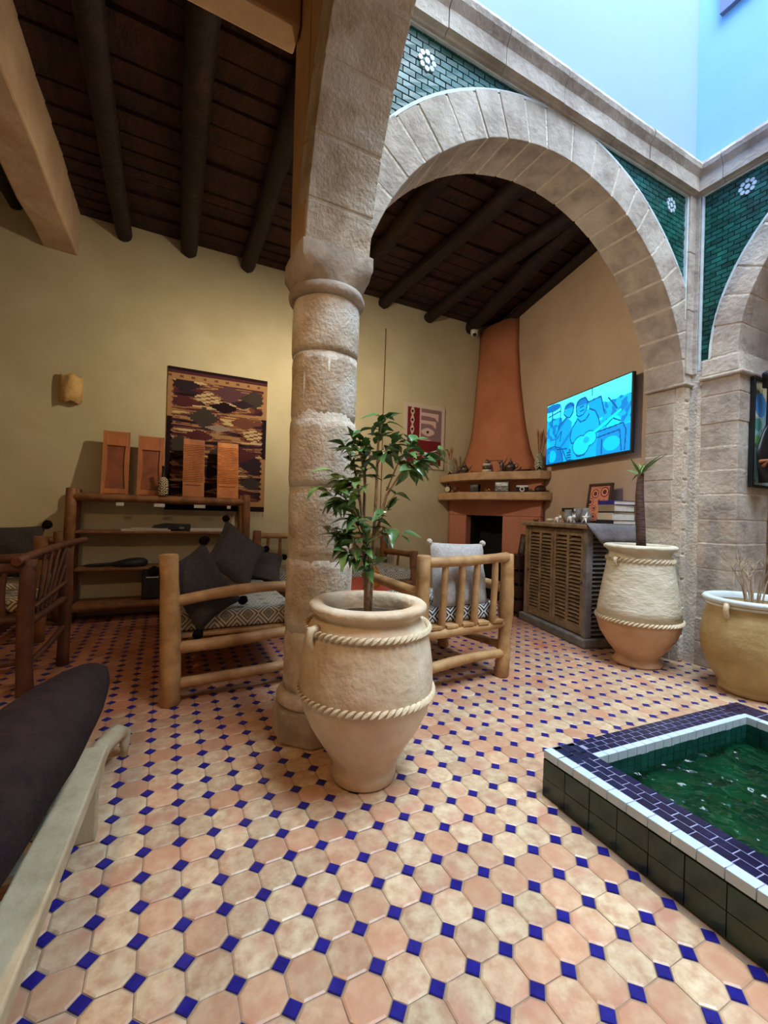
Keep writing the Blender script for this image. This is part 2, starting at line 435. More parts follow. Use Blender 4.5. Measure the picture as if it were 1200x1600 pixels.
for k, nm, fieldname, V0, F0, mt in ((1, 'floor_tile', 'floor_tile_field', OV, OF, M['floor_tile']), (0, 'blue_tile', 'blue_tile_field', DV, DF, M['blue_tile'])):
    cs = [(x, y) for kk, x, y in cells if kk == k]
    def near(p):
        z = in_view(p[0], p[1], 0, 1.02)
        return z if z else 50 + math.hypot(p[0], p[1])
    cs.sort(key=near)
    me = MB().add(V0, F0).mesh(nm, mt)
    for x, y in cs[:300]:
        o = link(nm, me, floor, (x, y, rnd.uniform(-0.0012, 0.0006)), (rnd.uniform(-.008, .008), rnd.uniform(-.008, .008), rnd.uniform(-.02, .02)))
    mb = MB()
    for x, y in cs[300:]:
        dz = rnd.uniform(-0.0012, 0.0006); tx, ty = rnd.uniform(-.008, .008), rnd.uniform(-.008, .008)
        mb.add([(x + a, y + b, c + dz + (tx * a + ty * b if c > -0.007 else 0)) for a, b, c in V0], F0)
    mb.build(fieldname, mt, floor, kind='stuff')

# ------------------------------------------------------------------ room shell
TW = Vector((3.46, 2.13, 0)); TA = math.radians(15)
TD = Vector((math.sin(TA), math.cos(TA), 0)); TN = Vector((-math.cos(TA), math.sin(TA), 0)); TROT = PI / 2 - TA
def tv(s, off, z=0.0):
    p = TW + TD * s + TN * off; return (p.x, p.y, z)
CZ = 3.62
struct('wall_back', MB().box(-2.7, 4.35, 4.85, 5.0, -0.1, 3.9), M['plaster'], 'khaki plaster back wall of the gallery')
a, b, c, d = tv(-0.02, 0), tv(2.85, 0), tv(2.85, -0.15), tv(-0.02, -0.15)
struct('wall_right', MB().prism([(a[0], a[1]), (d[0], d[1]), (c[0], c[1]), (b[0], b[1])], -0.1, 3.9), M['plaster_pink'], 'pinkish plaster wall behind the television')
struct('wall_left', MB().box(-2.85, -2.7, -3.3, 5.0, -0.1, 3.9), M['plaster'], 'plaster wall at the far left')
struct('wall_front', MB().box(-2.7, 5.3, -3.45, -3.3, -0.1, 8.5), M['plaster_tan'], 'wall behind the viewer')
struct('wall_side_gallery', MB().box(5.2, 5.35, -3.3, 2.1, -0.1, 3.9), M['plaster_tan'], 'wall of the gallery beyond the right arch')
struct('wall_gallery_end', MB().box(3.97, 5.2, 1.82, 2.0, -0.1, 3.9), M['plaster_tan'], 'end wall of the right gallery')
ceil_o = struct('ceiling', MB().box(-2.7, 4.4, 2.0, 5.0, 3.80, 3.9), M['wood_dark'], 'dark wooden ceiling of logs and planks')
struct('ceiling_side', MB().box(-2.7, 0.5, -3.3, 2.0, 3.72, 3.9), M['plaster_tan'], 'plaster ceiling over the viewer')
struct('ceiling_right_gallery', MB().box(3.95, 5.2, -3.3, 2.0, 3.72, 3.9), M['plaster_tan'], 'plaster ceiling of the right gallery')
# logs of the ceiling
bx = [-2.35, -1.75, -1.22, -0.42, 0.13, 0.70, 1.26, 1.82, 2.39, 3.06]
for i, x in enumerate(bx):
    r = rnd.uniform(0.066, 0.084)
    pts = []; n = 9
    for k in range(n + 1):
        t = k / n
        pts.append((x + 0.02 * math.sin(3 * t + i) + 0.012 * noise.noise((i, t * 4, 0)), 2.14 + 2.70 * t, CZ + 0.05 + 0.012 * math.sin(5 * t + i * 2)))
    MB().tube(pts, [r * (1.08 - 0.12 * k / n) for k in range(n + 1)], 12, 0.18).build('ceiling_log', M['wood_dark'], ceil_o, True)
# two squared timbers next to the right wall
MB().tube([tv(-0.0 + 0.27 * k, 0.42 + 0.012 * math.sin(k * 2.1), CZ + 0.05) for k in range(11)], 0.085, 10, 0.2).build('ceiling_log', M['wood_dark'], ceil_o, True)
MB().tube([tv(0.0 + 0.27 * k, 0.035, CZ + 0.05) for k in range(11)], 0.055, 8, 0.15).build('ceiling_log', M['wood_dark'], ceil_o, True)
# planks laid across the logs
pm = {}
ys = 2.14; row = 0
while ys < 4.83:
    w = rnd.uniform(0.13, 0.2)
    for i in range(len(bx)):
        x0 = bx[i] - 0.02; x1 = (bx[i + 1] if i + 1 < len(bx) else 3.75 + 0.2 * (ys - 2.1) / 2.7) + 0.02
        if x1 < -1.3: continue
        z = 3.735 + rnd.uniform(-0.012, 0.012); sk = rnd.uniform(-0.012, 0.012)
        mb = MB().add([(x0, ys + 0.006, z), (x1, ys + 0.006 + sk, z), (x1, ys + w - 0.006 + sk, z + 0.008), (x0, ys + w - 0.006, z + 0.008),
                       (x0, ys + 0.006, z + 0.04), (x1, ys + 0.006 + sk, z + 0.04), (x1, ys + w - 0.006 + sk, z + 0.04), (x0, ys + w - 0.006, z + 0.04)],
                      [(3, 2, 1, 0), (4, 5, 6, 7), (0, 1, 5, 4), (1, 2, 6, 5), (2, 3, 7, 6), (3, 0, 4, 7)])
        mb.build('ceiling_plank', M['wood_plank'], ceil_o)
    ys += w; row += 1
MB().box(-2.7, -1.3, 2.14, 4.84, 3.735, 3.77).build('ceiling_panel', M['wood_plank'], ceil_o)
# plastered beam running to the back wall, and lintel west of the pier
wb = MB(); rings = []
for k in range(9):
    t = k / 8; y = 2.1 + 2.75 * t; q = 0.008 * math.sin(k * 1.9)
    rings.append([(-1.05 + q - 0.05 * (1 - t), y, 3.35 + q), (-0.79 + q - 0.05 * (1 - t), y, 3.345 - q), (-0.77 - q - 0.05 * (1 - t), y, 3.8), (-1.05 - 0.05 * (1 - t), y, 3.8)])
wb.loft(rings)
struct('trim_ceiling_beam', wb, M['white_beam'], 'whitewashed beam crossing the dark ceiling', bevel=0.015)
struct('trim_lintel', MB().box(-2.7, 0.506, 2.0, 2.14, 3.32, 3.9), M['plaster_tan'], 'tan plaster lintel left of the stone pier', bevel=0.01)

# ------------------------------------------------------------------ stone arcades
def arcade(root, W, uc, zc, ri, ro, v0, dep, a0, a1, n, mt, seed):
    """ring of separate voussoirs; W(u, v, z) gives the world point"""
    rr = random.Random(seed)
    ang = [a0]
    wts = [rr.uniform(0.8, 1.25) for _ in range(n)]; tot = sum(wts)
    for w in wts: ang.append(ang[-1] + (a1 - a0) * w / tot)
    g = 0.0048
    for i in range(n):
        b0, b1 = ang[i] + g, ang[i + 1] - g
        j0, j1 = rr.uniform(-0.002, 0.002), rr.uniform(-0.006, 0.006); po_ = rr.uniform(-0.003, 0.002)
        rings = []
        for k in range(4):
            an = b0 + (b1 - b0) * k / 3
            ca, sa = math.cos(an), math.sin(an)
            rings.append([W(uc + (ri + j0) * ca, v0 + po_, zc + (ri + j0) * sa), W(uc + (ro + j1) * ca, v0 + po_, zc + (ro + j1) * sa),
                          W(uc + (ro + j1) * ca, v0 + dep, zc + (ro + j1) * sa), W(uc + (ri + j0) * ca, v0 + dep, zc + (ri + j0) * sa)])
        MB().loft(rings).build('voussoir', mt, root, bevel=0.004)
    # mortar ring, a little recessed
    rings = []
    for k in range(49):
        an = a0 + (a1 - a0) * k / 48; ca, sa = math.cos(an), math.sin(an)
        rings.append([W(uc + (ri + 0.0025) * ca, v0 + 0.0025, zc + (ri + 0.0025) * sa), W(uc + (ro - 0.01) * ca, v0 + 0.0025, zc + (ro - 0.01) * sa),
                      W(uc + (ro - 0.01) * ca, v0 + dep - 0.006, zc + (ro - 0.01) * sa), W(uc + (ri + 0.0025) * ca, v0 + dep - 0.006, zc + (ri + 0.0025) * sa)])
    MB().loft(rings).build('mortar_bed', M['mortar'], root)

def core(root, W, uc, zc, rm, v0, v1, ulo, uhi, ztop, mt, zmin=0.0):
    mb = MB(); us = []
    for k in range(61):
        us.append(uc - rm * math.cos(PI * k / 60))
    us = [ulo] + [u for u in us if ulo < u < uhi] + [uhi]
    vs = []
    for u in us:
        du = u - uc; zb = zc + (math.sqrt(rm * rm - du * du) if abs(du) < rm else 0)
        zb = max(zb, zmin)
        vs += [W(u, v0, zb), W(u, v0, ztop), W(u, v1, ztop), W(u, v1, zb)]
    fs = []
    for k in range(len(us) - 1):
        a_, b_ = 4 * k, 4 * k + 4
        fs += [(a_, b_, b_ + 1, a_ + 1), (a_ + 1, b_ + 1, b_ + 2, a_ + 2), (a_ + 2, b_ + 2, b_ + 3, a_ + 3), (a_ + 3, b_ + 3, b_, a_)]
    fs += [(0, 1, 2, 3), (len(vs) - 4, len(vs) - 1, len(vs) - 2, len(vs) - 3)]
    mb.add(vs, fs)
    return mb.build('wall_core', mt, root)

def green(root, W, uc, zc, ro, vf, vb, ulo, uhi, zlo, zhi, seed):
    rr = random.Random(seed); mb = MB(); h = 0.034; z = zlo; row = 0
    while z < zhi - 0.004:
        L_ = 0.072; u = ulo - (0.5 * L_ if row % 2 else 0)
        while u < uhi:
            u0, u1 = max(u, ulo) + 0.0012, min(u + L_, uhi) - 0.0012; z0, z1 = z + 0.0012, min(z + h, zhi) - 0.0012
            if u1 - u0 > 0.006 and z1 - z0 > 0.006:
                far = max(math.hypot(p - uc, q - zc) if q > zc else (ro + 1 if abs(p - uc) > ro - 0.01 else 0) for p in (u0, u1) for q in (z0, z1))
                if far > ro - 0.02:
                    t = [rr.uniform(-0.0012, 0.0012) for _ in range(4)]
                    e = 0.0018
                    vs = [W(u0, vb, z0), W(u1, vb, z0), W(u1, vb, z1), W(u0, vb, z1),
                          W(u0 + e, vf + t[0], z0 + e), W(u1 - e, vf + t[1], z0 + e), W(u1 - e, vf + t[2], z1 - e), W(u0 + e, vf + t[3], z1 - e)]
                    mb.add(vs, [(4, 5, 6, 7), (0, 1, 5, 4), (1, 2, 6, 5), (2, 3, 7, 6), (3, 0, 4, 7)])
            u += L_
        z += h; row += 1
    return mb.build('glazed_tile_field', M['green_tile'], root, kind='stuff')

def flower(root, W, u, z, vf):
    for k in range(9):
        if k == 8: cu, cz, r, s = u, z, 0.017, 6
        else: cu, cz, r, s = u + 0.040 * math.cos(k * PI / 4), z + 0.040 * math.sin(k * PI / 4), 0.0145, 6
        P = [(cu + r * math.cos(2 * PI * q / s + k * PI / 4), cz + r * math.sin(2 * PI * q / s + k * PI / 4)) for q in range(s)]
        vs = [W(p, vf - 0.007, q) for p, q in P] + [W(p, vf + 0.01, q) for p, q in P]
        MB().add(vs, [tuple(range(s))] + [(i, s + i, s + (i + 1) % s, (i + 1) % s) for i in range(s)]).build('flower_tile', M['white_tile'], root)

def cornice(root, W, v0, ulo, uhi, rev=False):
    prof = [(0.02, 3.475), (-0.012, 3.478), (-0.016, 3.492), (-0.042, 3.497), (-0.044, 3.592), (-0.052, 3.604), (-0.072, 3.632), (-0.078, 3.66), (-0.07, 3.686), (-0.03, 3.70), (0.02, 3.70)]
    u = ulo; k = 0
    while u < uhi - 0.02:
        L_ = min(rnd.uniform(0.34, 0.52), uhi - u)
        if uhi - u - L_ < 0.12: L_ = uhi - u
        j = rnd.uniform(-0.003, 0.003)
        A_ = [W(u + 0.002, v0 + p + j, q) for p, q in prof]; B_ = [W(u + L_ - 0.002, v0 + p + j, q) for p, q in prof]
        MB().loft([A_, B_]).build('cornice_stone', M['stone'], root)
        u += L_

def strip(root, name, W, mt, u0, u1, v0, v1, z0, z1, bevel=0.003):
    vs = [W(u, v, z) for z in (z0, z1) for u, v in ((u0, v0), (u1, v0), (u1, v1), (u0, v1))]
    return MB().add(vs, [(3, 2, 1, 0), (4, 5, 6, 7), (0, 1, 5, 4), (1, 2, 6, 5), (2, 3, 7, 6), (3, 0, 4, 7)]).build(name, mt, root, bevel=bevel)

def trim_and_lit_edge(root, W, uc, zc, r, v0, a0, a1):
    rings = []
    for k in range(41):
        an = a0 + (a1 - a0) * k / 40; ca, sa = math.cos(an), math.sin(an)
        rings.append([W(uc + rr_ * ca, v, zc + rr_ * sa) for rr_, v in ((r - 0.004, v0 + 0.002), (r + 0.012, v0 + 0.002), (r + 0.012, v0 + 0.03), (r - 0.004, v0 + 0.03))])
    MB().loft(rings).build('arch_trim_lit_edge', M['white_trim'], root)

# arcade in front of the back gallery
WA = lambda u, v, z: (u, v, z)
wa = thing('wall_arcade_back', 'stone arch with green tiled spandrels between column and corner pier', None, kind='structure')
arcade(wa, WA, 2.09, 1.90, 1.335, 1.575, 1.84, 0.29, math.radians(7.3), PI - math.radians(13), 21, M['stone'], 5)
core(wa, WA, 2.09, 1.90, 1.45, 1.868, 2.11, 0.515, 3.5, 3.9, M['plaster_tan'], 2.26)
green(wa, WA, 2.09, 1.90, 1.575, 1.856, 1.87, 0.80, 3.398, 2.3, 3.478, 3)
flower(wa, WA, 1.114, 3.336, 1.856); flower(wa, WA, 3.212, 3.345, 1.856)
trim_and_lit_edge(wa, WA, 2.09, 1.90, 1.575, 1.838, math.radians(22), PI - math.radians(28))  # white ring painted on as the lit top edge of the voussoirs
cornice(wa, WA, 1.84, 0.815, 3.49)
strip(wa, 'panel_trim', WA, M['white_trim'], 0.82, 3.412, 1.842, 1.87, 3.468, 3.48)
strip(wa, 'panel_trim', WA, M['white_trim'], 3.397, 3.412, 1.838, 1.87, 2.55, 3.47)
strip(wa, 'corner_stone', WA, M['stone'], 3.412, 3.49, 1.826, 1.87, 2.15, 2.62)
strip(wa, 'corner_stone', WA, M['stone'], 3.412, 3.49, 1.826, 1.87, 2.625, 3.05)
strip(wa, 'corner_stone', WA, M['stone'], 3.412, 3.49, 1.826, 1.87, 3.055, 3.476)
# right pier of that arch: coursed blocks and a narrow engaged strip
z = 0.0; k = 0
while z < 2.06:
    h = min(rnd.uniform(0.17, 0.215), 2.06 - z)
    if 2.06 - z - h < 0.08: h = 2.06 - z
    j = rnd.uniform(-0.003, 0.003)
    MB().box(3.43 + j, 3.6, 1.905 + rnd.uniform(-.012, .012), 2.13 + j, z + 0.005, z + h - 0.005).build('pier_block', M['stone'], wa, bevel=0.004)
    MB().box(3.436 + j, 3.488, 1.835 + j, 1.90, z + 0.003, z + h - 0.003).build('pier_block', M['stone_rough'], wa, bevel=0.012)
    z += h
MB().box(3.4325, 3.6, 1.845, 2.127, 0, 2.08).build('mortar_bed', M['mortar'], wa)
MB().box(3.405, 3.6, 1.82, 2.14, 2.062, 2.085).build('impost', M['stone'], wa, bevel=0.008)

# arcade on the right of the courtyard
WB = lambda u, v, z: (v, u, z)
wbr = thing('wall_arcade_right', 'stone arch with dark green tiled spandrel right of the courtyard corner', None, kind='structure')
arcade(wbr, WB, 0.40, 2.24, 1.145, 1.315, 3.50, 0.45, 0.0, PI, 19, M['stone'], 9)
core(wbr, WB, 0.40, 2.24, 1.2, 3.525, 3.95, -3.3, 1.86, 3.9, M['plaster_tan'])
green(wbr, WB, 0.40, 2.24, 1.315, 3.514, 3.53, -1.0, 1.782, 2.19, 3.478, 4)
flower(wbr, WB, 1.519, 3.37, 3.514)
trim_and_lit_edge(wbr, WB, 0.40, 2.24, 1.315, 3.498, 0, PI)
cornice(wbr, WB, 3.50, -3.3, 1.84)
strip(wbr, 'panel_trim', WB, M['white_trim'], -1.0, 1.80, 3.502, 3.53, 3.468, 3.48)
strip(wbr, 'panel_trim', WB, M['white_trim'], 1.782, 1.798, 3.50, 3.53, 2.18, 3.47)
strip(wbr, 'panel_trim', WB, M['white_trim'], 1.72, 1.798, 3.50, 3.53, 2.168, 2.185)
strip(wbr, 'corner_stone', WB, M['stone'], 1.80, 1.835, 3.49, 3.53, 2.15, 3.476)
z = 0.0
while z < 2.08:
    h = min(rnd.uniform(0.165, 0.21), 2.08 - z)
    if 2.08 - z - h < 0.08: h = 2.08 - z
    j = rnd.uniform(-0.003, 0.003)
    MB().box(3.50 + j, 3.945, 1.528 + j, 1.765, z + 0.005, z + h - 0.005).build('pier_block', M['stone'], wbr, bevel=0.004)
    MB().box(3.50 + j, 3.945, -0.965, -0.728 - j, z + 0.003, z + h - 0.003).build('pier_block', M['stone'], wbr, bevel=0.004)
    z += h
MB().box(3.5025, 3.942, 1.5305, 1.845, 0, 2.24).build('mortar_bed', M['mortar'], wbr)
MB().box(3.512, 3.94, -1.3, -0.74, 0, 2.24).build('mortar_bed', M['mortar'], wbr)
MB().box(3.495, 3.945, 1.535, 1.77, 2.115, 2.235).build('pier_block', M['stone'], wbr, bevel=0.01)
MB().box(3.475, 3.95, 1.50, 1.775, 2.083, 2.11).build('impost', M['stone'], wbr, bevel=0.01)
MB().box(3.512, 3.95, -3.3, -1.0, 0, 2.24).build('wall_infill', M['plaster_tan'], wbr)

# arcade left of the courtyard, springing from the column towards the viewer
WC = lambda u, v, z: (v, u, z)
wc = thing('wall_arcade_left', 'stone arch springing from the column over the viewer', None, kind='structure')
arcade(wc, WC, 0.46, 2.10, 1.385, 1.57, 0.512, 0.31, math.radians(5), PI - math.radians(5), 19, M['stone_rough'], 21)
core(wc, WC, 0.46, 2.10, 1.48, 0.516, 0.815, -3.3, 1.87, 3.9, M['plaster_tan'])
MB().box(0.512, 0.80, 1.855, 2.0, 2.24, 3.9).build('pier_backing', M['plaster_tan'], wc)
MB().box(0.52, 0.81, -3.3, -0.93, 0, 2.2).build('wall_infill', M['plaster_tan'], wc)

# painted upper walls of the courtyard
struct('wall_upper_back', MB().box(0.5, 3.6, 1.84, 2.0, 3.70, 8.5), M['blue_a'], 'pale blue upper courtyard wall above the arch')
struct('wall_upper_right', MB().box(3.485, 3.65, -3.3, 1.84, 3.70, 8.5), M['blue_b'], 'turquoise upper courtyard wall with a small window')
struct('wall_upper_left', MB().box(0.5, 0.82, -3.3, 1.84, 3.70, 8.5), M['blue_a'], 'pale blue upper courtyard wall overhead')
win = thing('window_1', 'small pale window high on the turquoise wall', None, (3.48, 1.30, 4.70), kind='structure')
for y0, y1, z0, z1 in ((-0.39, 0.39, 0, 0.045), (-0.39, 0.39, 0.72, 0.765), (-0.39, -0.345, 0.045, 0.72), (0.345, 0.39, 0.045, 0.72)):
    MB().box(-0.03, 0.02, y0, y1, z0, z1).build('window_frame', M['grey_frame'], win)
MB().box(-0.012, 0.015, -0.345, 0.345, 0.045, 0.72).build('pane', M['window_pane'], win)

# ------------------------------------------------------------------ column
cl = thing('stone_column', 'weathered stone column between the log sofa and the clay jar', 'column', (0.668, 1.985, 0))
MB().prism([(0.19 * math.cos(PI / 4 * k + PI / 8) * 1.08, 0.19 * math.sin(PI / 4 * k + PI / 8) * 1.08) for k in range(8)], 0, 0.15).build('base_block', M['stone'], cl, bevel=0.012)
MB().lathe([(0.12, 0.15), (0.172, 0.15), (0.186, 0.165), (0.188, 0.19), (0.176, 0.212), (0.165, 0.22), (0.1, 0.22)], 36).build('base_ring', M['stone_rough'], cl, 'all')
zs = [0.22, 0.50, 0.83, 1.16, 1.47, 1.775, 2.03]
for k in range(6):
    r0 = 0.156 + rnd.uniform(-0.003, 0.003); z0, z1 = zs[k] + 0.002, zs[k + 1] - 0.002; rings = []
    for q in range(9):
        t = q / 8; zz = z0 + (z1 - z0) * t; e = 0.004 if q in (0, 8) else 0
        rings.append([((r0 - e + 0.005 * noise.noise((math.cos(an) * 2.2, math.sin(an) * 2.2, zz * 6 + k * 3))) * math.cos(an),
                       (r0 - e + 0.005 * noise.noise((math.cos(an) * 2.2, math.sin(an) * 2.2, zz * 6 + k * 3))) * math.sin(an), zz) for an in [2 * PI * i / 40 for i in range(40)]])
    MB().loft(rings).build('drum', M['stone_rough'], cl, 'all')
MB().lathe([(0.1525, 0.2), (0.1525, 2.05)], 32).build('mortar_bed', M['mortar'], cl, 'all')
MB().lathe([(0.10, 2.03), (0.16, 2.03), (0.178, 2.042), (0.182, 2.062), (0.174, 2.082), (0.155, 2.09), (0.1, 2.09)], 36).build('neck_ring', M['stone'], cl, 'all')
rings = []
for q in range(6):
    t = q / 5; e = 2 + 10 * t * t; hw = 0.163 + 0.015 * t
    ring = []
    for i in range(32):
        an = 2 * PI * i / 32; ca, sa = math.cos(an), math.sin(an)
        k = (abs(ca) ** e + abs(sa) ** e) ** (-1 / e)
        ring.append((hw * k * ca, hw * k * sa * 0.95, 2.09 + 0.09 * t))
    rings.append(ring)
rings.append([(x, y, 2.24) for x, y, z_ in rings[-1]])
MB().loft(rings).build('capital', M['stone'], cl, True, bevel=0.01)

# ------------------------------------------------------------------ basin
def lerp2(a_, b_, t): return (a_[0] + (b_[0] - a_[0]) * t, a_[1] + (b_[1] - a_[1]) * t)
PH = 0.175
A0, B0 = (1.30, 1.16), (2.515, 1.075); C0, D0 = (1.272, -0.75), (2.47, -0.83)
basin = thing('fountain_basin', 'low green tiled fountain basin with navy and white tiled rim', 'fountain', (1.9, 0.2, 0))
BO = Vector((1.9, 0.2, 0))
def bl(p, z): return (p[0] - BO.x, p[1] - BO.y, z)
def ipt(u, v):
    """u 0..1 across the basin from left to right, v in metres from the far edge"""
    L_ = 1.91
    return lerp2(lerp2(A0, C0, v / L_), lerp2(B0, D0, v / L_), u)
def quad_tile(name, mt, P, z0, z1, parent, ch=0.0022, shrink=0.0012):
    cx = sum(p[0] for p in P) / 4; cy = sum(p[1] for p in P) / 4
    Q = []
    for p in P:
        dx, dy = cx - p[0], cy - p[1]; L_ = math.hypot(dx, dy); Q.append((p[0] + dx / L_ * shrink * 1.4, p[1] + dy / L_ * shrink * 1.4))
    Q2 = [(p[0] + (cx - p[0]) * ch / 0.02, p[1] + (cy - p[1]) * ch / 0.02) for p in Q]
    j = rnd.uniform(-0.0003, 0.0003)
    vs = [bl(p, z0) for p in Q] + [bl(p, z1 - ch * .6 + j) for p in Q] + [bl(p, z1 + j) for p in Q2]
    fs = [(i, (i + 1) % 4, 4 + (i + 1) % 4, 4 + i) for i in range(4)] + [(4 + i, 4 + (i + 1) % 4, 8 + (i + 1) % 4, 8 + i) for i in range(4)] + [(8, 9, 10, 11)]
    return MB().add(vs, fs).build(name, mt, parent)
W_L, W_B = 0.145 / 1.215, 0.115          # rim width: left/right as a share, far in metres
# masonry under the tiles
def ring_part(name, mt, polys, z0, z1):
    mb = MB()
    for P in polys: mb.prism([(p[0] - BO.x, p[1] - BO.y) for p in P], z0, z1)
    return mb.build(name, mt, basin)
e_ = 0.006
RIMP = [[ipt(0.004, 0.004), ipt(0.996, 0.004), ipt(0.996, W_B - .01), ipt(0.004, W_B - .01)][::-1],
                                   [ipt(0.004, 0.0), ipt(W_L - .004, 0.0), ipt(W_L - .004, 1.9), ipt(0.004, 1.9)][::-1],
                                   [ipt(1 - W_L + .004, 0.0), ipt(0.996, 0.0), ipt(0.996, 1.9), ipt(1 - W_L + .004, 1.9)][::-1]]
ring_part('masonry', M['green_dark'], RIMP, 0, PH - 0.03)
ring_part('rim_bed', mat('pale_blue_grout', (150, 152, 176), (128, 130, 156), 30, 0.9), RIMP, PH - 0.03, PH - 0.0013)
# rim: left side white outside, three navy rows inside; far side three navy rows then white
wl = W_L / 4
vv = W_B * 0.0; k = 0
Ls = 0.052
n_l = int(1.0 / Ls) + 12
for i in range(22):
    v0, v1 = 0.0 + i * 0.066, 0.0 + (i + 1) * 0.066
    quad_tile('white_rim_tile', M['white_tile'], [ipt(-0.002, v0), ipt(-0.002, v1), ipt(wl, v1), ipt(wl, v0)], PH - 0.03, PH, basin)
for i in range(28):
    for r in range(1, 4):
        v0, v1 = i * Ls + (0.017 * (r % 2)), (i + 1) * Ls + (0.017 * (r % 2))
        quad_tile('navy_rim_tile', M['navy_tile'], [ipt(wl * r, v0), ipt(wl * r, v1), ipt(wl * (r + 1), v1), ipt(wl * (r + 1), v0)], PH - 0.02, PH, basin)
wb_ = W_B / 4
nb = 21
for i in range(nb):
    for r in range(3):
        sh = 0.3 / nb * (r % 2)
        u0, u1 = W_L + (1 - W_L) * (i / nb) + sh, min(W_L + (1 - W_L) * ((i + 1) / nb) + sh, 1.0)
        quad_tile('navy_rim_tile', M['navy_tile'], [ipt(u0, wb_ * r), ipt(u0, wb_ * (r + 1)), ipt(u1, wb_ * (r + 1)), ipt(u1, wb_ * r)], PH - 0.02, PH, basin)
for i in range(18):
    u0, u1 = W_L + (1 - 2 * W_L) * i / 18, W_L + (1 - 2 * W_L) * (i + 1) / 18
    quad_tile('white_rim_tile', M['white_tile'], [ipt(u0, wb_ * 3), ipt(u0, W_B), ipt(u1, W_B), ipt(u1, wb_ * 3)], PH - 0.035, PH, basin)
for i in range(18):
    v0, v1 = wb_ * 3 + i * 0.066, wb_ * 3 + (i + 1) * 0.066
    quad_tile('white_rim_tile', M['white_tile'], [ipt(1 - W_L, v0), ipt(1 - W_L, v1), ipt(1 - W_L + wl, v1), ipt(1 - W_L + wl, v0)], PH - 0.035, PH, basin)
for i in range(20):
    for r in range(1, 4):
        v0, v1 = W_B + (i - 0.7) * Ls, W_B + (i + 0.3) * Ls
        quad_tile('navy_rim_tile', M['navy_tile'], [ipt(1 - W_L + wl * r, v0), ipt(1 - W_L + wl * r, v1), ipt(1 - W_L + wl * (r + 1), v1), ipt(1 - W_L + wl * (r + 1), v0)], PH - 0.02, PH, basin)
# tiled faces
def wall_tile(name, mt, pa, pb, z0, z1, out, t=0.006):
    """upright tile from pa to pb (floor points), standing out towards 'out'"""
    d = Vector((pb[0] - pa[0], pb[1] - pa[1], 0)).normalized(); o_ = Vector((out[0], out[1], 0)); g = 0.0007
    p0 = Vector((pa[0], pa[1], 0)) + d * g; p1 = Vector((pb[0], pb[1], 0)) - d * g; tt = t + rnd.uniform(-.0012, .0008)
    vs = []
    for q, ins in ((o_ * 0, 0), (o_ * tt, 0.0007)):
        for p, s_, z in ((p0, 1, z0 + g + ins), (p1, -1, z0 + g + ins), (p1, -1, z1 - g - ins), (p0, 1, z1 - g - ins)):
            w = p + d * s_ * ins + q; vs.append((w.x - BO.x, w.y - BO.y, z))
    return MB().add(vs, [(4, 5, 6, 7), (0, 1, 5, 4), (1, 2, 6, 5), (2, 3, 7, 6), (3, 0, 4, 7)]).build(name, mt, basin)
for i in range(15):
    for r in range(2):
        wall_tile('side_tile', M['green_dark'], ipt(0.003, i * 0.1), ipt(0.003, (i + 1) * 0.1), r * 0.07, (r + 1) * 0.07, (-1, 0))
for i in range(12):
    for r in range(2):
        wall_tile('side_tile', M['green_dark'], ipt(1 - i / 12, 0.003), ipt(1 - (i + 1) / 12, 0.003), r * 0.07, (r + 1) * 0.07, (0.07, 1))
gi = 24
for i in range(gi):
    for r in range(4):
        wall_tile('inner_tile', M['green_tile'], ipt(W_L + (1 - 2 * W_L) * i / gi, W_B - 0.006), ipt(W_L + (1 - 2 * W_L) * (i + 1) / gi, W_B - 0.006), 0.0 + r * 0.036, (r + 1) * 0.036, (0, -1))
for i in range(22):
    for r in range(4):
        wall_tile('inner_tile', M['green_tile'], ipt(1 - W_L + 0.004, W_B + i * 0.05), ipt(1 - W_L + 0.004, W_B + (i + 1) * 0.05), r * 0.036, (r + 1) * 0.036, (-1, 0))
P = [ipt(W_L - .01, W_B - .012), ipt(1 - W_L + .01, W_B - .012), ipt(1 - W_L + .01, 1.9), ipt(W_L - .01, 1.9)]
gb = mat('basin_green_floor', (22, 88, 58), (10, 50, 34), 9, 0.4, 0.1, 20)
MB().add([bl(p, 0.006) for p in P], [(3, 2, 1, 0)]).build('basin_floor', gb, basin)
water = mat('rippling_water', (150, 220, 180), None, rough=0.02, trans=1.0, ior=1.33)
nt = water.node_tree; bs = nt.nodes['Principled BSDF']
tn = nt.nodes.new('ShaderNodeTexNoise'); tn.inputs['Scale'].default_value = 13; tn.inputs['Detail'].default_value = 1.5
gp = nt.nodes.new('ShaderNodeNewGeometry'); nt.links.new(gp.outputs['Position'], tn.inputs['Vector'])
bp = nt.nodes.new('ShaderNodeBump'); bp.inputs['Strength'].default_value = 1.0; bp.inputs['Distance'].default_value = 0.07
nt.links.new(tn.outputs['Fac'], bp.inputs['Height']); nt.links.new(bp.outputs['Normal'], bs.inputs['Normal'])
MB().add([bl(p, 0.082) for p in P], [(3, 2, 1, 0)]).build('water', water, basin)

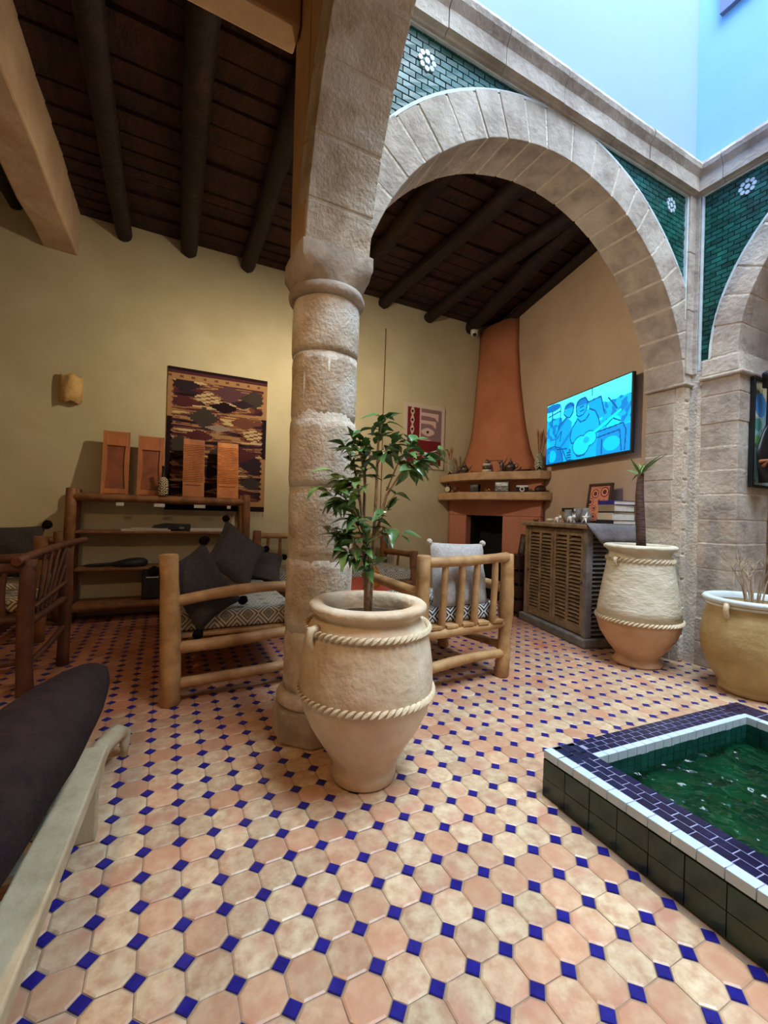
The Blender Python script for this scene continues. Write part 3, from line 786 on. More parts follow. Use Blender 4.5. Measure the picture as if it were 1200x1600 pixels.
# ------------------------------------------------------------------ clay jars
def rope(prof_r, z, mt, parent, n=60, r=0.0105):
    mb = MB()
    for k in range(n):
        an = 2 * PI * k / n; R_ = prof_r
        c = Vector((R_ * math.cos(an), R_ * math.sin(an), z)); t = Vector((-math.sin(an), math.cos(an), 0)); u = Vector((math.cos(an), math.sin(an), 0))
        ax = (t * 0.82 + Vector((0, 0, 0.57))).normalized(); ay = u; az = ax.cross(ay)
        L_ = 2 * PI * R_ / n * 0.85; rings = []
        for j in range(5):
            s_ = -1 + j / 2; w = math.sqrt(max(0.05, 1 - s_ * s_ * 0.97)) * r
            rings.append([tuple(c + ax * (s_ * L_) + ay * (w * math.cos(q * PI / 3)) + az * (w * 0.8 * math.sin(q * PI / 3))) for q in range(6)])
        mb.loft(rings)
    return mb.build('rope_band', mt, parent, True)
def jar(t, prof, mts, ropes, handle=None):
    """prof: outer profile from foot to rim and down inside; mts: list of (zmax, material) bands are parts"""
    body = MB().lathe(prof, 56).build('jar', mts, t, 'all')
    for r, z in ropes: rope(r, z, M['clay_rope'], body)
    if handle:
        for an, r, z in handle:
            u = Vector((math.cos(an), math.sin(an), 0)); tt = Vector((-math.sin(an), math.cos(an), 0)); c = u * r + Vector((0, 0, z))
            pts = [c + u * (-0.012) + tt * 0 + Vector((0, 0, 0.035)), c + u * 0.018 + Vector((0, 0, 0.03)), c + u * 0.026 + Vector((0, 0, 0.0)), c + u * 0.012 + Vector((0, 0, -0.035)), c + u * -0.006 + Vector((0, 0, -0.06))]
            MB().tube([tuple(p) for p in pts], [0.016, 0.017, 0.015, 0.014, 0.008], 8).build('handle', M['clay_rope'], body, 'all')
    return body
J1 = (0.735, 1.56, 0)
t1 = thing('potted_ficus', 'leafy young ficus in large pale clay jar in front of the column', 'potted plant', J1)
prof1 = [(0.02, 0.0), (0.118, 0.0), (0.128, 0.008), (0.128, 0.04), (0.122, 0.055), (0.135, 0.085), (0.175, 0.15), (0.218, 0.22), (0.25, 0.29), (0.264, 0.35), (0.266, 0.40), (0.262, 0.47), (0.252, 0.54), (0.24, 0.59), (0.228, 0.615), (0.214, 0.63), (0.208, 0.643), (0.214, 0.655), (0.229, 0.664), (0.236, 0.677), (0.234, 0.69), (0.224, 0.698), (0.20, 0.700), (0.182, 0.694), (0.172, 0.675), (0.17, 0.64), (0.17, 0.60), (0.02, 0.60)]
b1 = jar(t1, prof1, M['clay'], [(0.247, 0.605), (0.268, 0.36)], [(math.radians(192), 0.240, 0.585), (math.radians(12), 0.240, 0.585)])
MB().lathe([(0.005, 0.632), (0.08, 0.634), (0.171, 0.63), (0.171, 0.60), (0.01, 0.6)][::-1], 30).build('soil', M['soil'], t1, 'all')
def leaf_mesh(name, L_, w, fold, droop, mt):
    vs = [(0, 0, 0)]; n = 5
    prof = [0.0, 0.75, 1.0, 0.8, 0.4, 0.0]
    vs = []
    for i in range(n + 1):
        t = i / n; ww = w * prof[i] * 0.5; z = -droop * L_ * t * t
        vs += [(-ww, t * L_, z + fold * ww), (0, t * L_, z), (ww, t * L_, z + fold * ww)]
    fs = []
    for i in range(n):
        a_ = 3 * i
        fs += [(a_, a_ + 1, a_ + 4, a_ + 3), (a_ + 1, a_ + 2, a_ + 5, a_ + 4)]
    vs.append((0, L_ * 1.16, -droop * L_ * 1.3))
    fs.append((3 * n, 3 * n + 1, len(vs) - 1)); fs.append((3 * n + 1, 3 * n + 2, len(vs) - 1))
    me = MB().add(vs, fs).mesh(name, mt, True)
    return me
LM = [leaf_mesh('leaf', L_, w, 0.35, dr, M['leaf']) for L_, w, dr in ((0.072, 0.038, 0.25), (0.084, 0.046, 0.45), (0.066, 0.036, 0.1), (0.078, 0.042, 0.7))]
def put_leaf(parent, p, d, meshes, sc=1.0):
    d = Vector(d).normalized(); zu = Vector((0, 0, 1)) + Vector((rnd.uniform(-.5, .5), rnd.uniform(-.5, .5), 0))
    x = d.cross(zu).normalized(); z = x.cross(d)
    o = link('leaf', rnd.choice(meshes), parent)
    o.matrix_local = Matrix(((x.x, d.x, z.x, p[0]), (x.y, d.y, z.y, p[1]), (x.z, d.z, z.z, p[2]), (0, 0, 0, 1))) @ Matrix.Scale(sc, 4)
    return o
# stems: lateral offset (to the right of the viewer), depth offset, height above the floor, leaves at the end
SR = Vector((0.891, -0.454, 0)); SD = Vector((0.454, 0.891, 0))
def sp(l, d, z): return SR * l + SD * d + Vector((0, 0, z))
tr = [[(-0.008, 0, 0.62), (-0.012, 0.01, 0.78), (-0.022, 0.0, 0.95), (-0.05, 0.03, 1.12), (-0.075, 0.02, 1.25)],
      [(0.006, 0.01, 0.62), (0.01, 0.0, 0.78), (0.015, 0.015, 0.95), (0.02, 0.01, 1.15), (0.022, 0.0, 1.36), (0.045, 0.0, 1.45)],
      [(-0.002, -0.012, 0.62), (0.0, -0.02, 0.8), (0.028, -0.03, 0.98), (0.06, -0.02, 1.12), (0.12, -0.02, 1.22)],
      [(-0.004, 0.015, 0.62), (-0.012, 0.03, 0.8), (-0.03, 0.05, 1.0), (-0.03, 0.06, 1.2), (-0.04, 0.04, 1.34)]]
for s_, pts in enumerate(tr):
    MB().tube([tuple(sp(*p)) for p in pts], [0.010 - 0.0065 * i / (len(pts) - 1) for i in range(len(pts))], 7, 0.2).build('stem', M['bark'], t1, 'all')
tips = [  # l, d, z, n, spread, from stem point
    (0.045, 0.0, 1.45, 7, 0.05, (0.022, 0.0, 1.36)), (0.02, 0.02, 1.36, 8, 0.07, (0.02, 0.01, 1.2)), (-0.06, 0.0, 1.38, 11, 0.08, (-0.04, 0.04, 1.25)),
    (-0.12, 0.03, 1.33, 12, 0.09, (-0.06, 0.02, 1.18)), (-0.05, -0.03, 1.29, 12, 0.09, (-0.03, 0.05, 1.15)), (0.10, 0.02, 1.35, 10, 0.07, (0.022, 0.0, 1.25)),
    (0.15, -0.03, 1.33, 9, 0.08, (0.06, -0.02, 1.14)), (0.21, -0.02, 1.29, 13, 0.09, (0.12, -0.02, 1.22)), (0.26, 0.02, 1.31, 8, 0.06, (0.12, -0.02, 1.22)), (0.17, -0.04, 1.23, 5, 0.05, (0.12, -0.02, 1.22)),
    (-0.13, 0.0, 1.20, 12, 0.09, (-0.05, 0.03, 1.10)), (-0.18, -0.02, 1.14, 13, 0.08, (-0.05, 0.03, 1.05)), (-0.09, -0.04, 1.10, 10, 0.08, (-0.022, 0.0, 0.95)), (-0.06, -0.05, 1.19, 6, 0.07, (-0.05, 0.03, 1.1)),
    (0.10, -0.04, 1.13, 5, 0.05, (0.04, -0.03, 1.02)), (-0.07, -0.05, 1.02, 6, 0.07, (-0.022, 0.0, 0.92)), (-0.14, -0.02, 0.97, 8, 0.08, (-0.02, 0, 0.88)), (-0.10, -0.06, 0.91, 8, 0.07, (-0.018, 0, 0.85)),
    (-0.02, -0.06, 0.93, 8, 0.07, (0.0, -0.02, 0.85)), (0.09, -0.02, 0.99, 3, 0.05, (0.02, -0.01, 0.95)), (0.13, 0.0, 0.97, 3, 0.05, (0.03, -0.02, 0.95)), (-0.19, 0.0, 0.99, 4, 0.05, (-0.04, 0.02, 0.93)), (0.02, -0.06, 1.04, 4, 0.06, (0.01, 0, 0.95)), (0.01, -0.05, 0.85, 5, 0.06, (0.0, 0, 0.8))]
for l, d, z, n, spd, f_ in tips:
    a_, b_ = sp(*f_), sp(l, d, z); mid = a_.lerp(b_, 0.5) + Vector((0, 0, 0.02))
    MB().tube([tuple(a_), tuple(mid), tuple(b_)], [0.0035, 0.0028, 0.0015], 5).build('branch', M['bark'], t1, 'all')
    for k in range(int(n * 1.35 + 1)):
        q = rnd.uniform(0.3, 1.05); p = a_.lerp(b_, q) + Vector((rnd.uniform(-1, 1), rnd.uniform(-1, 1), rnd.uniform(-.5, .5))) * spd * 0.3
        d_ = (b_ - a_).normalized() * 0.5 + Vector((rnd.uniform(-1, 1), rnd.uniform(-1, 1), rnd.uniform(-0.75, 0.2)))
        put_leaf(t1, p, d_, LM, rnd.uniform(0.8, 1.15))

t2 = thing('potted_yucca', 'tall pale clay jar with thin bare-stemmed yucca beside louvred cabinet', 'potted plant', (3.12, 1.955, 0))
prof2 = [(0.02, 0.0), (0.155, 0.0), (0.165, 0.012), (0.15, 0.03), (0.135, 0.05), (0.15, 0.075), (0.20, 0.14), (0.25, 0.22), (0.274, 0.30), (0.278, 0.34), (0.268, 0.42), (0.252, 0.52), (0.236, 0.62), (0.22, 0.71), (0.212, 0.765), (0.20, 0.785), (0.20, 0.81), (0.215, 0.83), (0.238, 0.845), (0.24, 0.86), (0.226, 0.87), (0.2, 0.872), (0.185, 0.865), (0.18, 0.84), (0.18, 0.8), (0.02, 0.8)]
z0i = 9
low = MB().lathe(prof2[:z0i + 1], 56).build('jar_base', M['clay_pink'], t2, 'all')
up_ = MB().lathe(prof2[z0i:], 56, closed=False).build('jar', M['clay_green'], t2, 'all')
rope(0.28, 0.335, M['clay_rope'], up_); rope(0.217, 0.765, M['clay_rope'], up_, 40)
for an in (math.radians(172), math.radians(352)):
    u = Vector((math.cos(an), math.sin(an), 0)); c = u * 0.212 + Vector((0, 0, 0.745))
    MB().tube([tuple(c + u * -0.01 + Vector((0, 0, 0.03))), tuple(c + u * 0.02 + Vector((0, 0, 0.025))), tuple(c + u * 0.022), tuple(c + Vector((0, 0, -0.035)))], [0.014, 0.016, 0.013, 0.008], 8).build('handle', M['clay_rope'], up_, 'all')
MB().lathe([(0.005, 0.825), (0.181, 0.822), (0.181, 0.8), (0.01, 0.8)][::-1], 28).build('soil', M['soil'], t2, 'all')
MB().tube([(0.02, 0, 0.8), (0.012, 0.0, 0.95), (-0.004, 0, 1.1), (-0.02, 0, 1.22), (-0.018, 0, 1.32), (-0.012, 0, 1.40)], [0.034, 0.032, 0.030, 0.028, 0.024, 0.018], 12, 0.12).build('stem', M['bark_dark'], t2, 'all')
YL = [leaf_mesh('leaf', 0.17, 0.022, 0.5, dr, M['yucca']) for dr in (0.15, 0.4, 0.7)]
for k in range(13):
    an = 2 * PI * k / 13 + rnd.uniform(-.2, .2)
    put_leaf(t2, (-0.012, 0, 1.38), (math.cos(an), math.sin(an), rnd.uniform(0.3, 2.2)), YL, rnd.uniform(0.7, 1.15))

t3 = thing('potted_twigs', 'squat yellowish clay pot with dry bare twigs at the right edge', 'potted plant', (3.27, 1.325, 0))
prof3 = [(0.02, 0.0), (0.15, 0.0), (0.165, 0.012), (0.165, 0.03), (0.16, 0.045), (0.19, 0.09), (0.235, 0.17), (0.26, 0.26), (0.265, 0.33), (0.258, 0.41), (0.245, 0.47), (0.235, 0.50), (0.232, 0.52), (0.238, 0.545), (0.252, 0.562), (0.256, 0.575), (0.245, 0.584), (0.225, 0.584), (0.212, 0.575), (0.205, 0.55), (0.205, 0.5), (0.02, 0.5)]
b3 = jar(t3, prof3, M['clay_yellow'], [], [(math.radians(174), 0.236, 0.525), (math.radians(354), 0.236, 0.525)])
MB().lathe([(0.237, 0.535), (0.241, 0.55), (0.254, 0.563), (0.26, 0.576), (0.247, 0.589), (0.225, 0.589), (0.21, 0.578), (0.204, 0.55)], 56, closed=True).build('rim', M['white_trim'], b3, 'all')
MB().lathe([(0.005, 0.535), (0.206, 0.53), (0.206, 0.5), (0.01, 0.5)][::-1], 28).build('soil', M['soil'], t3, 'all')
for k in range(11):
    an = rnd.uniform(0, 2 * PI); r = rnd.uniform(0.01, 0.05); h = rnd.uniform(0.2, 0.36); lean = rnd.uniform(0.03, 0.11)
    x0, y0 = r * math.cos(an), r * math.sin(an)
    tp = (x0 + lean * math.cos(an), y0 + lean * math.sin(an), 0.53 + h)
    mdp = (x0 + lean * 0.3 * math.cos(an), y0 + lean * 0.3 * math.sin(an), 0.53 + h * 0.5)
    tw = MB().tube([(x0, y0, 0.52), mdp, tp], [0.0055, 0.004, 0.0015], 5)
    for q in range(6):
        f_ = rnd.uniform(0.45, 1.0); p = Vector(mdp).lerp(Vector(tp), f_)
        tw.tube([tuple(p), tuple(p + Vector((rnd.uniform(-.05, .05), rnd.uniform(-.05, .05), rnd.uniform(.02, .07))))], [0.0022, 0.001], 4)
    tw.build('twig', M['twig'], t3)

# ------------------------------------------------------------------ log furniture
def pillow_mesh(w, h, t, seed, name, mt, n=18, pinch=0.10):
    mb = MB(); rr = random.Random(seed); sd = rr.uniform(0, 99)
    def pt(i, j, sgn):
        u, v = -1 + 2 * i / n, -1 + 2 * j / n
        th = t * 0.5 * max(0, (1 - u ** 4) * (1 - v ** 4)) ** 0.55
        px = u * (1 - pinch * (1 - v * v) * abs(u) ** 1) ; pz = v * (1 - pinch * (1 - u * u) * abs(v))
        dn = 0.12 * t * noise.noise((u * 1.7 + sd, v * 1.7, sgn))
        return (px * w / 2, sgn * (th + (dn if th > 0.01 else 0)), pz * h / 2)
    for sgn in (1, -1):
        vs = [pt(i, j, sgn) for j in range(n + 1) for i in range(n + 1)]
        fs = []
        for j in range(n):
            for i in range(n):
                q = (j * (n + 1) + i, j * (n + 1) + i + 1, (j + 1) * (n + 1) + i + 1, (j + 1) * (n + 1) + i)
                fs.append(q if sgn < 0 else q[::-1])
        mb.add(vs, fs)
    return mb.mesh(name, mt, True)
def cushion(name, label, loc, rot, w, h, t, mt, tmt, seed, group=None, tas=True, ts=0.028, pinch=0.10):
    c = thing(name, label, 'cushion', loc, rot=rot, group=group)
    link('cover', pillow_mesh(w, h, t, seed, 'cover', mt, pinch=pinch), c)
    if tas:
        for sx, sz in ((-1, -1), (1, -1), (-1, 1), (1, 1)):
            x, z = sx * (w / 2 - ts * 0.2), sz * (h / 2 - ts * 0.2)
            MB().ball((x + sx * ts * 0.35, 0, z + sz * ts * 0.35), ts, 12, 8, 0.10).build('tassel', tmt, c, 'all')
    return c

# sofa next to the column, its end towards the viewer
s1 = thing('log_sofa', 'peeled log sofa standing end-on behind the stone column', 'sofa', (0.38, 3.33, 0))
def S1(p): return (p[0] - 0.38, p[1] - 3.33, p[2])
def lg(parent, off, name, a_, b_, r0, r1=None, mt='log', bend=0.01, n=6):
    return MB().log(tuple(Vector(a_) - Vector(off)), tuple(Vector(b_) - Vector(off)), r0, r1, n, bend).build(name, M[mt], parent, True)
o1 = (0.38, 3.33, 0)
lg(s1, o1, 'leg', (0.045, 2.53, 0), (0.02, 2.53, 0.80), 0.053, 0.048, bend=0.01)
lg(s1, o1, 'leg', (0.73, 2.57, 0), (0.73, 2.57, 0.66), 0.046)
lg(s1, o1, 'leg', (0.03, 4.08, 0), (0.03, 4.08, 0.62), 0.045)
lg(s1, o1, 'leg', (0.74, 4.08, 0), (0.74, 4.08, 0.66), 0.046)
lg(s1, o1, 'arm_rail', (0.05, 2.535, 0.545), (0.74, 2.56, 0.60), 0.032, 0.030, bend=0.025)
lg(s1, o1, 'arm_rail', (0.05, 4.08, 0.56), (0.74, 4.08, 0.60), 0.030)
lg(s1, o1, 'seat_rail', (0.05, 2.54, 0.295), (0.74, 2.57, 0.325), 0.036, 0.032, bend=0.012)
lg(s1, o1, 'seat_rail', (0.05, 4.08, 0.31), (0.74, 4.08, 0.32), 0.034)
lg(s1, o1, 'seat_rail', (0.73, 2.57, 0.30), (0.74, 4.08, 0.30), 0.036)
lg(s1, o1, 'seat_rail', (0.03, 2.53, 0.30), (0.03, 4.08, 0.30), 0.036)
lg(s1, o1, 'stretcher', (0.05, 2.54, 0.105), (0.74, 2.57, 0.12), 0.030, bend=0.014)
lg(s1, o1, 'stretcher', (0.05, 4.08, 0.11), (0.74, 4.08, 0.12), 0.028)
lg(s1, o1, 'back_rail', (0.02, 2.53, 0.72), (0.02, 4.08, 0.59), 0.030)
for k in range(7): lg(s1, o1, 'spindle', (0.025, 2.73 + 0.19 * k, 0.31), (0.02, 2.73 + 0.19 * k, 0.70 - 0.016 * k), 0.017)
for k in range(8): MB().box(0.04 - .38, 0.74 - .38, 2.62 + k * 0.19 - 3.33, 2.62 + k * 0.19 + 0.09 - 3.33, 0.322, 0.342).build('seat_slat', M['log'], s1, bevel=0.004)
def mattress(name, label, x0, x1, y0, y1, z0, z1, mt, group=None):
    c = ((x0 + x1) / 2, (y0 + y1) / 2, z0); mb = MB()
    mb.box(x0 - c[0], x1 - c[0], y0 - c[1], y1 - c[1], 0, z1 - z0)
    o = mb.build(name, mt, loc=c); o.modifiers.new('bevel', 'BEVEL').width = 0.022; o.modifiers['bevel'].segments = 3
    return tag(o, label, 'seat cushion', group)
mattress('seat_mattress', 'grey zigzag patterned mattress on the log sofa beside the column', 0.072, 0.75, 2.66, 4.04, 0.345, 0.455, M['ikat'])
cushion('scatter_cushion', 'dark grey cushion with black tassels standing against the near sofa arm', (0.19, 2.645, 0.60), (math.radians(-13), math.radians(58), math.radians(3)), 0.42, 0.30, 0.11, M['cushion_dark'], M['tassel_black'], 1, 'dark tasselled cushions')
cushion('scatter_cushion', 'large dark grey tasselled cushion leaning in the middle of the sofa', (0.50, 3.50, 0.685), (math.radians(-24), math.radians(36), math.radians(14)), 0.42, 0.42, 0.16, M['cushion_dark2'], M['tassel_black'], 2, 'dark tasselled cushions')
cushion('scatter_cushion', 'dark grey cushion lying low behind the large one near the column', (0.72, 3.82, 0.575), (math.radians(-62), math.radians(14), math.radians(-10)), 0.44, 0.40, 0.14, M['cushion_dark2'], M['tassel_black'], 3, 'dark tasselled cushions')

# armchair with its back to the viewer
o2 = (1.67, 2.46, 0)
ch = thing('log_armchair', 'peeled log armchair seen from behind under the arch', 'chair', o2)
lg(ch, o2, 'leg', (1.345, 2.13, 0), (1.35, 2.12, 0.81), 0.044, 0.042)
lg(ch, o2, 'leg', (1.995, 2.15, 0), (2.01, 2.14, 0.805), 0.046, 0.043, bend=0.014)
lg(ch, o2, 'leg', (1.32, 2.80, 0), (1.32, 2.80, 0.62), 0.042)
lg(ch, o2, 'leg', (2.00, 2.82, 0), (2.00, 2.82, 0.62), 0.042)
lg(ch, o2, 'back_rail', (1.38, 2.115, 0.765), (2.0, 2.13, 0.785), 0.032, 0.032, bend=0.012)
lg(ch, o2, 'seat_rail', (1.35, 2.13, 0.335), (2.0, 2.145, 0.35), 0.032, 0.030, bend=0.014)
lg(ch, o2, 'seat_rail', (1.33, 2.80, 0.33), (2.0, 2.82, 0.33), 0.032)
lg(ch, o2, 'stretcher', (1.35, 2.12, 0.13), (2.0, 2.14, 0.155), 0.034, 0.028, bend=0.02)
lg(ch, o2, 'stretcher', (1.34, 2.14, 0.18), (1.33, 2.8, 0.16), 0.028)
lg(ch, o2, 'stretcher', (2.0, 2.15, 0.2), (2.0, 2.8, 0.16), 0.028)
lg(ch, o2, 'arm_rail', (1.345, 2.14, 0.58), (1.31, 2.84, 0.60), 0.034)
lg(ch, o2, 'arm_rail', (2.0, 2.16, 0.58), (2.0, 2.86, 0.60), 0.034)
for k, x in enumerate((1.50, 1.625, 1.745, 1.89)): lg(ch, o2, 'spindle', (x - 0.005, 2.13, 0.365), (x + 0.008, 2.125, 0.765), 0.023, 0.02, bend=0.006)
for k, x in enumerate((1.40, 1.52, 1.64, 1.76, 1.88)): MB().box(x - o2[0], x + 0.085 - o2[0], 2.105 - o2[1], 2.84 - o2[1], 0.364, 0.385).build('seat_slat', M['log'], ch, bevel=0.004)
mattress('seat_mattress', 'black and white diamond patterned seat pad on the log armchair', 1.39, 1.975, 2.165, 2.80, 0.386, 0.482, M['ikat_black'])
cushion('scatter_cushion', 'light grey cushion with white tassels against the armchair back', (1.70, 2.245, 0.66), (math.radians(-10), math.radians(2), math.radians(3)), 0.44, 0.42, 0.13, M['cushion_light'], M['tassel_white'], 4, ts=0.02, pinch=0.03)

# sofa against the back wall
o3 = (1.64, 4.36, 0)
s3 = thing('log_sofa', 'log sofa along the back wall behind the column and ficus', 'sofa', o3)
lg(s3, o3, 'leg', (0.875, 4.70, 0), (0.875, 4.70, 0.82), 0.045, mt='log_dark'); lg(s3, o3, 'leg', (2.41, 4.70, 0), (2.41, 4.70, 0.82), 0.05, mt='log_dark')
lg(s3, o3, 'leg', (0.90, 4.02, 0), (0.90, 4.02, 0.62), 0.042, mt='log_dark'); lg(s3, o3, 'leg', (2.43, 4.02, 0), (2.43, 4.02, 0.64), 0.045, mt='log_dark')
lg(s3, o3, 'back_rail', (0.88, 4.71, 0.765), (2.40, 4.71, 0.765), 0.028); lg(s3, o3, 'seat_rail', (0.9, 4.02, 0.29), (2.43, 4.02, 0.29), 0.036, mt='log_dark')
lg(s3, o3, 'seat_rail', (0.88, 4.70, 0.30), (2.40, 4.70, 0.30), 0.034, mt='log_dark')
lg(s3, o3, 'arm_rail', (0.875, 4.7, 0.58), (0.9, 4.0, 0.60), 0.03, mt='log_dark'); lg(s3, o3, 'arm_rail', (2.41, 4.7, 0.58), (2.43, 4.0, 0.60), 0.034, mt='log_dark')
for k in range(11): lg(s3, o3, 'spindle', (1.0 + 0.128 * k, 4.71, 0.31), (1.0 + 0.128 * k, 4.71, 0.76), 0.017, mt='log_dark')
lg(s3, o3, 'spindle', (2.42, 4.35, 0.31), (2.42, 4.35, 0.58), 0.014, mt='log_dark')
mattress('seat_mattress', 'grey zigzag mattress on the sofa along the back wall', 0.94, 2.39, 4.0, 4.66, 0.33, 0.45, M['ikat'])

# low red table with an amber bottle
o4 = (1.40, 3.40, 0)
tb = thing('coffee_table', 'low table with brick red top behind the armchair', 'table', o4)
MB().box(-0.42, 0.42, -0.36, 0.36, 0.395, 0.43).build('table_top', M['red_cloth'], tb, bevel=0.008)
MB().box(-0.40, 0.40, -0.34, 0.34, 0.32, 0.395).build('apron', M['red_cloth'], tb, bevel=0.004)
for sx in (-1, 1):
    for sy in (-1, 1): lg(tb, (0, 0, 0), 'leg', (sx * 0.36, sy * 0.30, 0), (sx * 0.36, sy * 0.30, 0.34), 0.032, mt='log_dark')
bt = thing('amber_bottle', 'amber glass bottle on the low red table', 'bottle', (1.56, 3.22, 0.43))
MB().lathe([(0.005, 0), (0.045, 0), (0.048, 0.01), (0.048, 0.11), (0.036, 0.145), (0.018, 0.17), (0.015, 0.205), (0.018, 0.21), (0.018, 0.222), (0.012, 0.222), (0.005, 0.222)], 24).build('body', M['amber'], bt, 'all')
MB().lathe([(0.003, 0.222), (0.014, 0.222), (0.014, 0.245), (0.003, 0.245)], 16).build('stopper', M['brass'], bt, 'all')

# rustic armchair at the left
o5 = (-0.93, 3.18, 0)
c5 = thing('rustic_armchair', 'dark reddish branch armchair with lattice twig side at the left edge', 'chair', o5)
lg(c5, o5, 'leg', (-0.66, 2.95, 0), (-0.655, 2.95, 0.74), 0.04, 0.038, 'log_red', 0.015)
lg(c5, o5, 'leg', (-0.575, 3.42, 0), (-0.575, 3.42, 0.76), 0.036, 0.034, 'log_red')
lg(c5, o5, 'leg', (-1.30, 2.98, 0), (-1.30, 2.98, 0.62), 0.038, 0.036, 'log_red'); lg(c5, o5, 'leg', (-1.26, 3.45, 0), (-1.26, 3.45, 0.62), 0.036, 0.034, 'log_red')
lg(c5, o5, 'back_rail', (-0.70, 2.90, 0.735), (-0.50, 3.66, 0.80), 0.026, 0.022, 'log_red', 0.02)
lg(c5, o5, 'arm_rail', (-1.36, 2.96, 0.675), (-0.62, 2.95, 0.70), 0.026, 0.028, 'log_red', 0.012); lg(c5, o5, 'arm_rail', (-1.3, 3.45, 0.66), (-0.55, 3.42, 0.72), 0.026, 0.026, 'log_red')
lg(c5, o5, 'seat_rail', (-1.32, 2.97, 0.42), (-0.64, 2.95, 0.42), 0.024, None, 'log_red'); lg(c5, o5, 'seat_rail', (-1.28, 3.45, 0.42), (-0.56, 3.42, 0.42), 0.024, None, 'log_red')
lg(c5, o5, 'seat_rail', (-0.65, 2.95, 0.40), (-0.57, 3.42, 0.44), 0.022, None, 'log_red'); lg(c5, o5, 'seat_rail', (-1.30, 2.98, 0.40), (-1.26, 3.45, 0.42), 0.022, None, 'log_red')
lg(c5, o5, 'stretcher', (-1.31, 2.97, 0.18), (-0.65, 2.95, 0.19), 0.02, None, 'log_red'); lg(c5, o5, 'stretcher', (-0.65, 2.96, 0.17), (-0.575, 3.42, 0.26), 0.017, None, 'log_red')
for k in range(6):
    t = 0.12 + 0.15 * k
    p = Vector((-0.655, 2.95, 0.42)).lerp(Vector((-0.575, 3.42, 0.46)), t * 0.75); q = Vector((-0.67, 3.02, 0.74)).lerp(Vector((-0.53, 3.55, 0.79)), t)
    lg(c5, o5, 'lattice_twig', p, q, 0.010, 0.009, 'log_red', 0.006, 4)
lg(c5, o5, 'lattice_twig', (-0.64, 3.0, 0.47), (-0.56, 3.36, 0.55), 0.012, None, 'log_red', 0.005, 4)
for k in range(4): lg(c5, o5, 'spindle', (-1.15 + 0.13 * k, 2.96, 0.42), (-1.15 + 0.13 * k, 2.955, 0.68), 0.014, None, 'log_red')
for k in range(6): MB().box(-1.28 - o5[0] + 0.11 * k, -1.20 - o5[0] + 0.11 * k, 2.97 - o5[1], 3.44 - o5[1], 0.428, 0.445).build('seat_slat', M['log_red'], c5, bevel=0.004)
mattress('seat_mattress', 'grey patterned seat pad on the dark branch armchair', -1.27, -0.70, 3.0, 3.40, 0.446, 0.52, M['ikat'])

# daybed behind it, against the back wall
o6 = (-1.5, 4.4, 0)
s6 = thing('log_daybed', 'dark log daybed against the back wall at the far left', 'sofa', o6)
for x in (-0.84, -2.2):
    lg(s6, o6, 'leg', (x, 4.06, 0), (x, 4.06, 0.80), 0.045, None, 'log_dark'); lg(s6, o6, 'leg', (x, 4.72, 0), (x, 4.72, 0.80), 0.045, None, 'log_dark')
    lg(s6, o6, 'arm_rail', (x, 4.06, 0.66), (x, 4.72, 0.66), 0.03, None, 'log_dark'); lg(s6, o6, 'seat_rail', (x, 4.06, 0.3), (x, 4.72, 0.3), 0.03, None, 'log_dark')
lg(s6, o6, 'seat_rail', (-0.8, 4.06, 0.3), (-2.2, 4.06, 0.3), 0.034, None, 'log_dark'); lg(s6, o6, 'seat_rail', (-0.8, 4.72, 0.3), (-2.2, 4.72, 0.3), 0.034, None, 'log_dark')
lg(s6, o6, 'back_rail', (-0.8, 4.72, 0.72), (-2.2, 4.72, 0.72), 0.03, None, 'log_dark')
mattress('seat_mattress', 'grey patterned mattress on the dark daybed at the far left', -2.15, -0.86, 4.03, 4.70, 0.33, 0.45, M['ikat'])
cushion('scatter_cushion', 'wide black-grey cushion with a tassel on the far left daybed', (-1.14, 4.25, 0.665), (math.radians(-8), 0, 0), 0.58, 0.42, 0.15, M['cushion_dark'], M['tassel_black'], 6, 'dark tasselled cushions', ts=0.035)

# whitewashed lounger in the foreground
o7 = (-0.35, 1.3, 0)
lo = thing('white_lounger', 'low chipped white wooden lounger in the left foreground', 'lounger', o7)
def rail(name, P, z0, z1, mt):
    return MB().prism([(p[0] - o7[0], p[1] - o7[1]) for p in P], z0, z1).build(name, mt, lo, bevel=0.006)
rail('side_rail', [(-0.155, 1.72), (-0.235, 1.73), (-0.335, 0.45), (-0.245, 0.44)], 0.19, 0.235, M['white_wood'])
rail('side_rail', [(-0.62, 1.72), (-0.70, 1.73), (-0.80, 0.45), (-0.71, 0.44)], 0.19, 0.235, M['white_wood'])
rail('end_rail', [(-0.16, 1.70), (-0.69, 1.71), (-0.69, 1.64), (-0.17, 1.63)], 0.13, 0.19, M['white_wood'])
rail('end_rail', [(-0.25, 0.52), (-0.79, 0.53), (-0.79, 0.46), (-0.26, 0.45)], 0.13, 0.19, M['white_wood'])
for x, y in ((-0.20, 1.62), (-0.66, 1.62), (-0.29, 0.55), (-0.74, 0.55)):
    MB().box(x - o7[0] - 0.03, x - o7[0] + 0.03, y - o7[1] - 0.03, y - o7[1] + 0.03, 0, 0.19).build('leg', M['white_wood'], lo, bevel=0.005)
MB().tube([(-0.22 - o7[0], 1.70 - o7[1], 0.10), (-0.20 - o7[0], 1.93 - o7[1], 0.12), (-0.155 - o7[0], 2.06 - o7[1], 0.115), (-0.135 - o7[0], 2.10 - o7[1], 0.09), (-0.13 - o7[0], 2.09 - o7[1], 0.05), (-0.13 - o7[0], 2.08 - o7[1], 0.0)], [0.038, 0.036, 0.034, 0.028, 0.018, 0.012], 8, 0.1).build('curved_foot', M['white_wood'], lo, 'all')
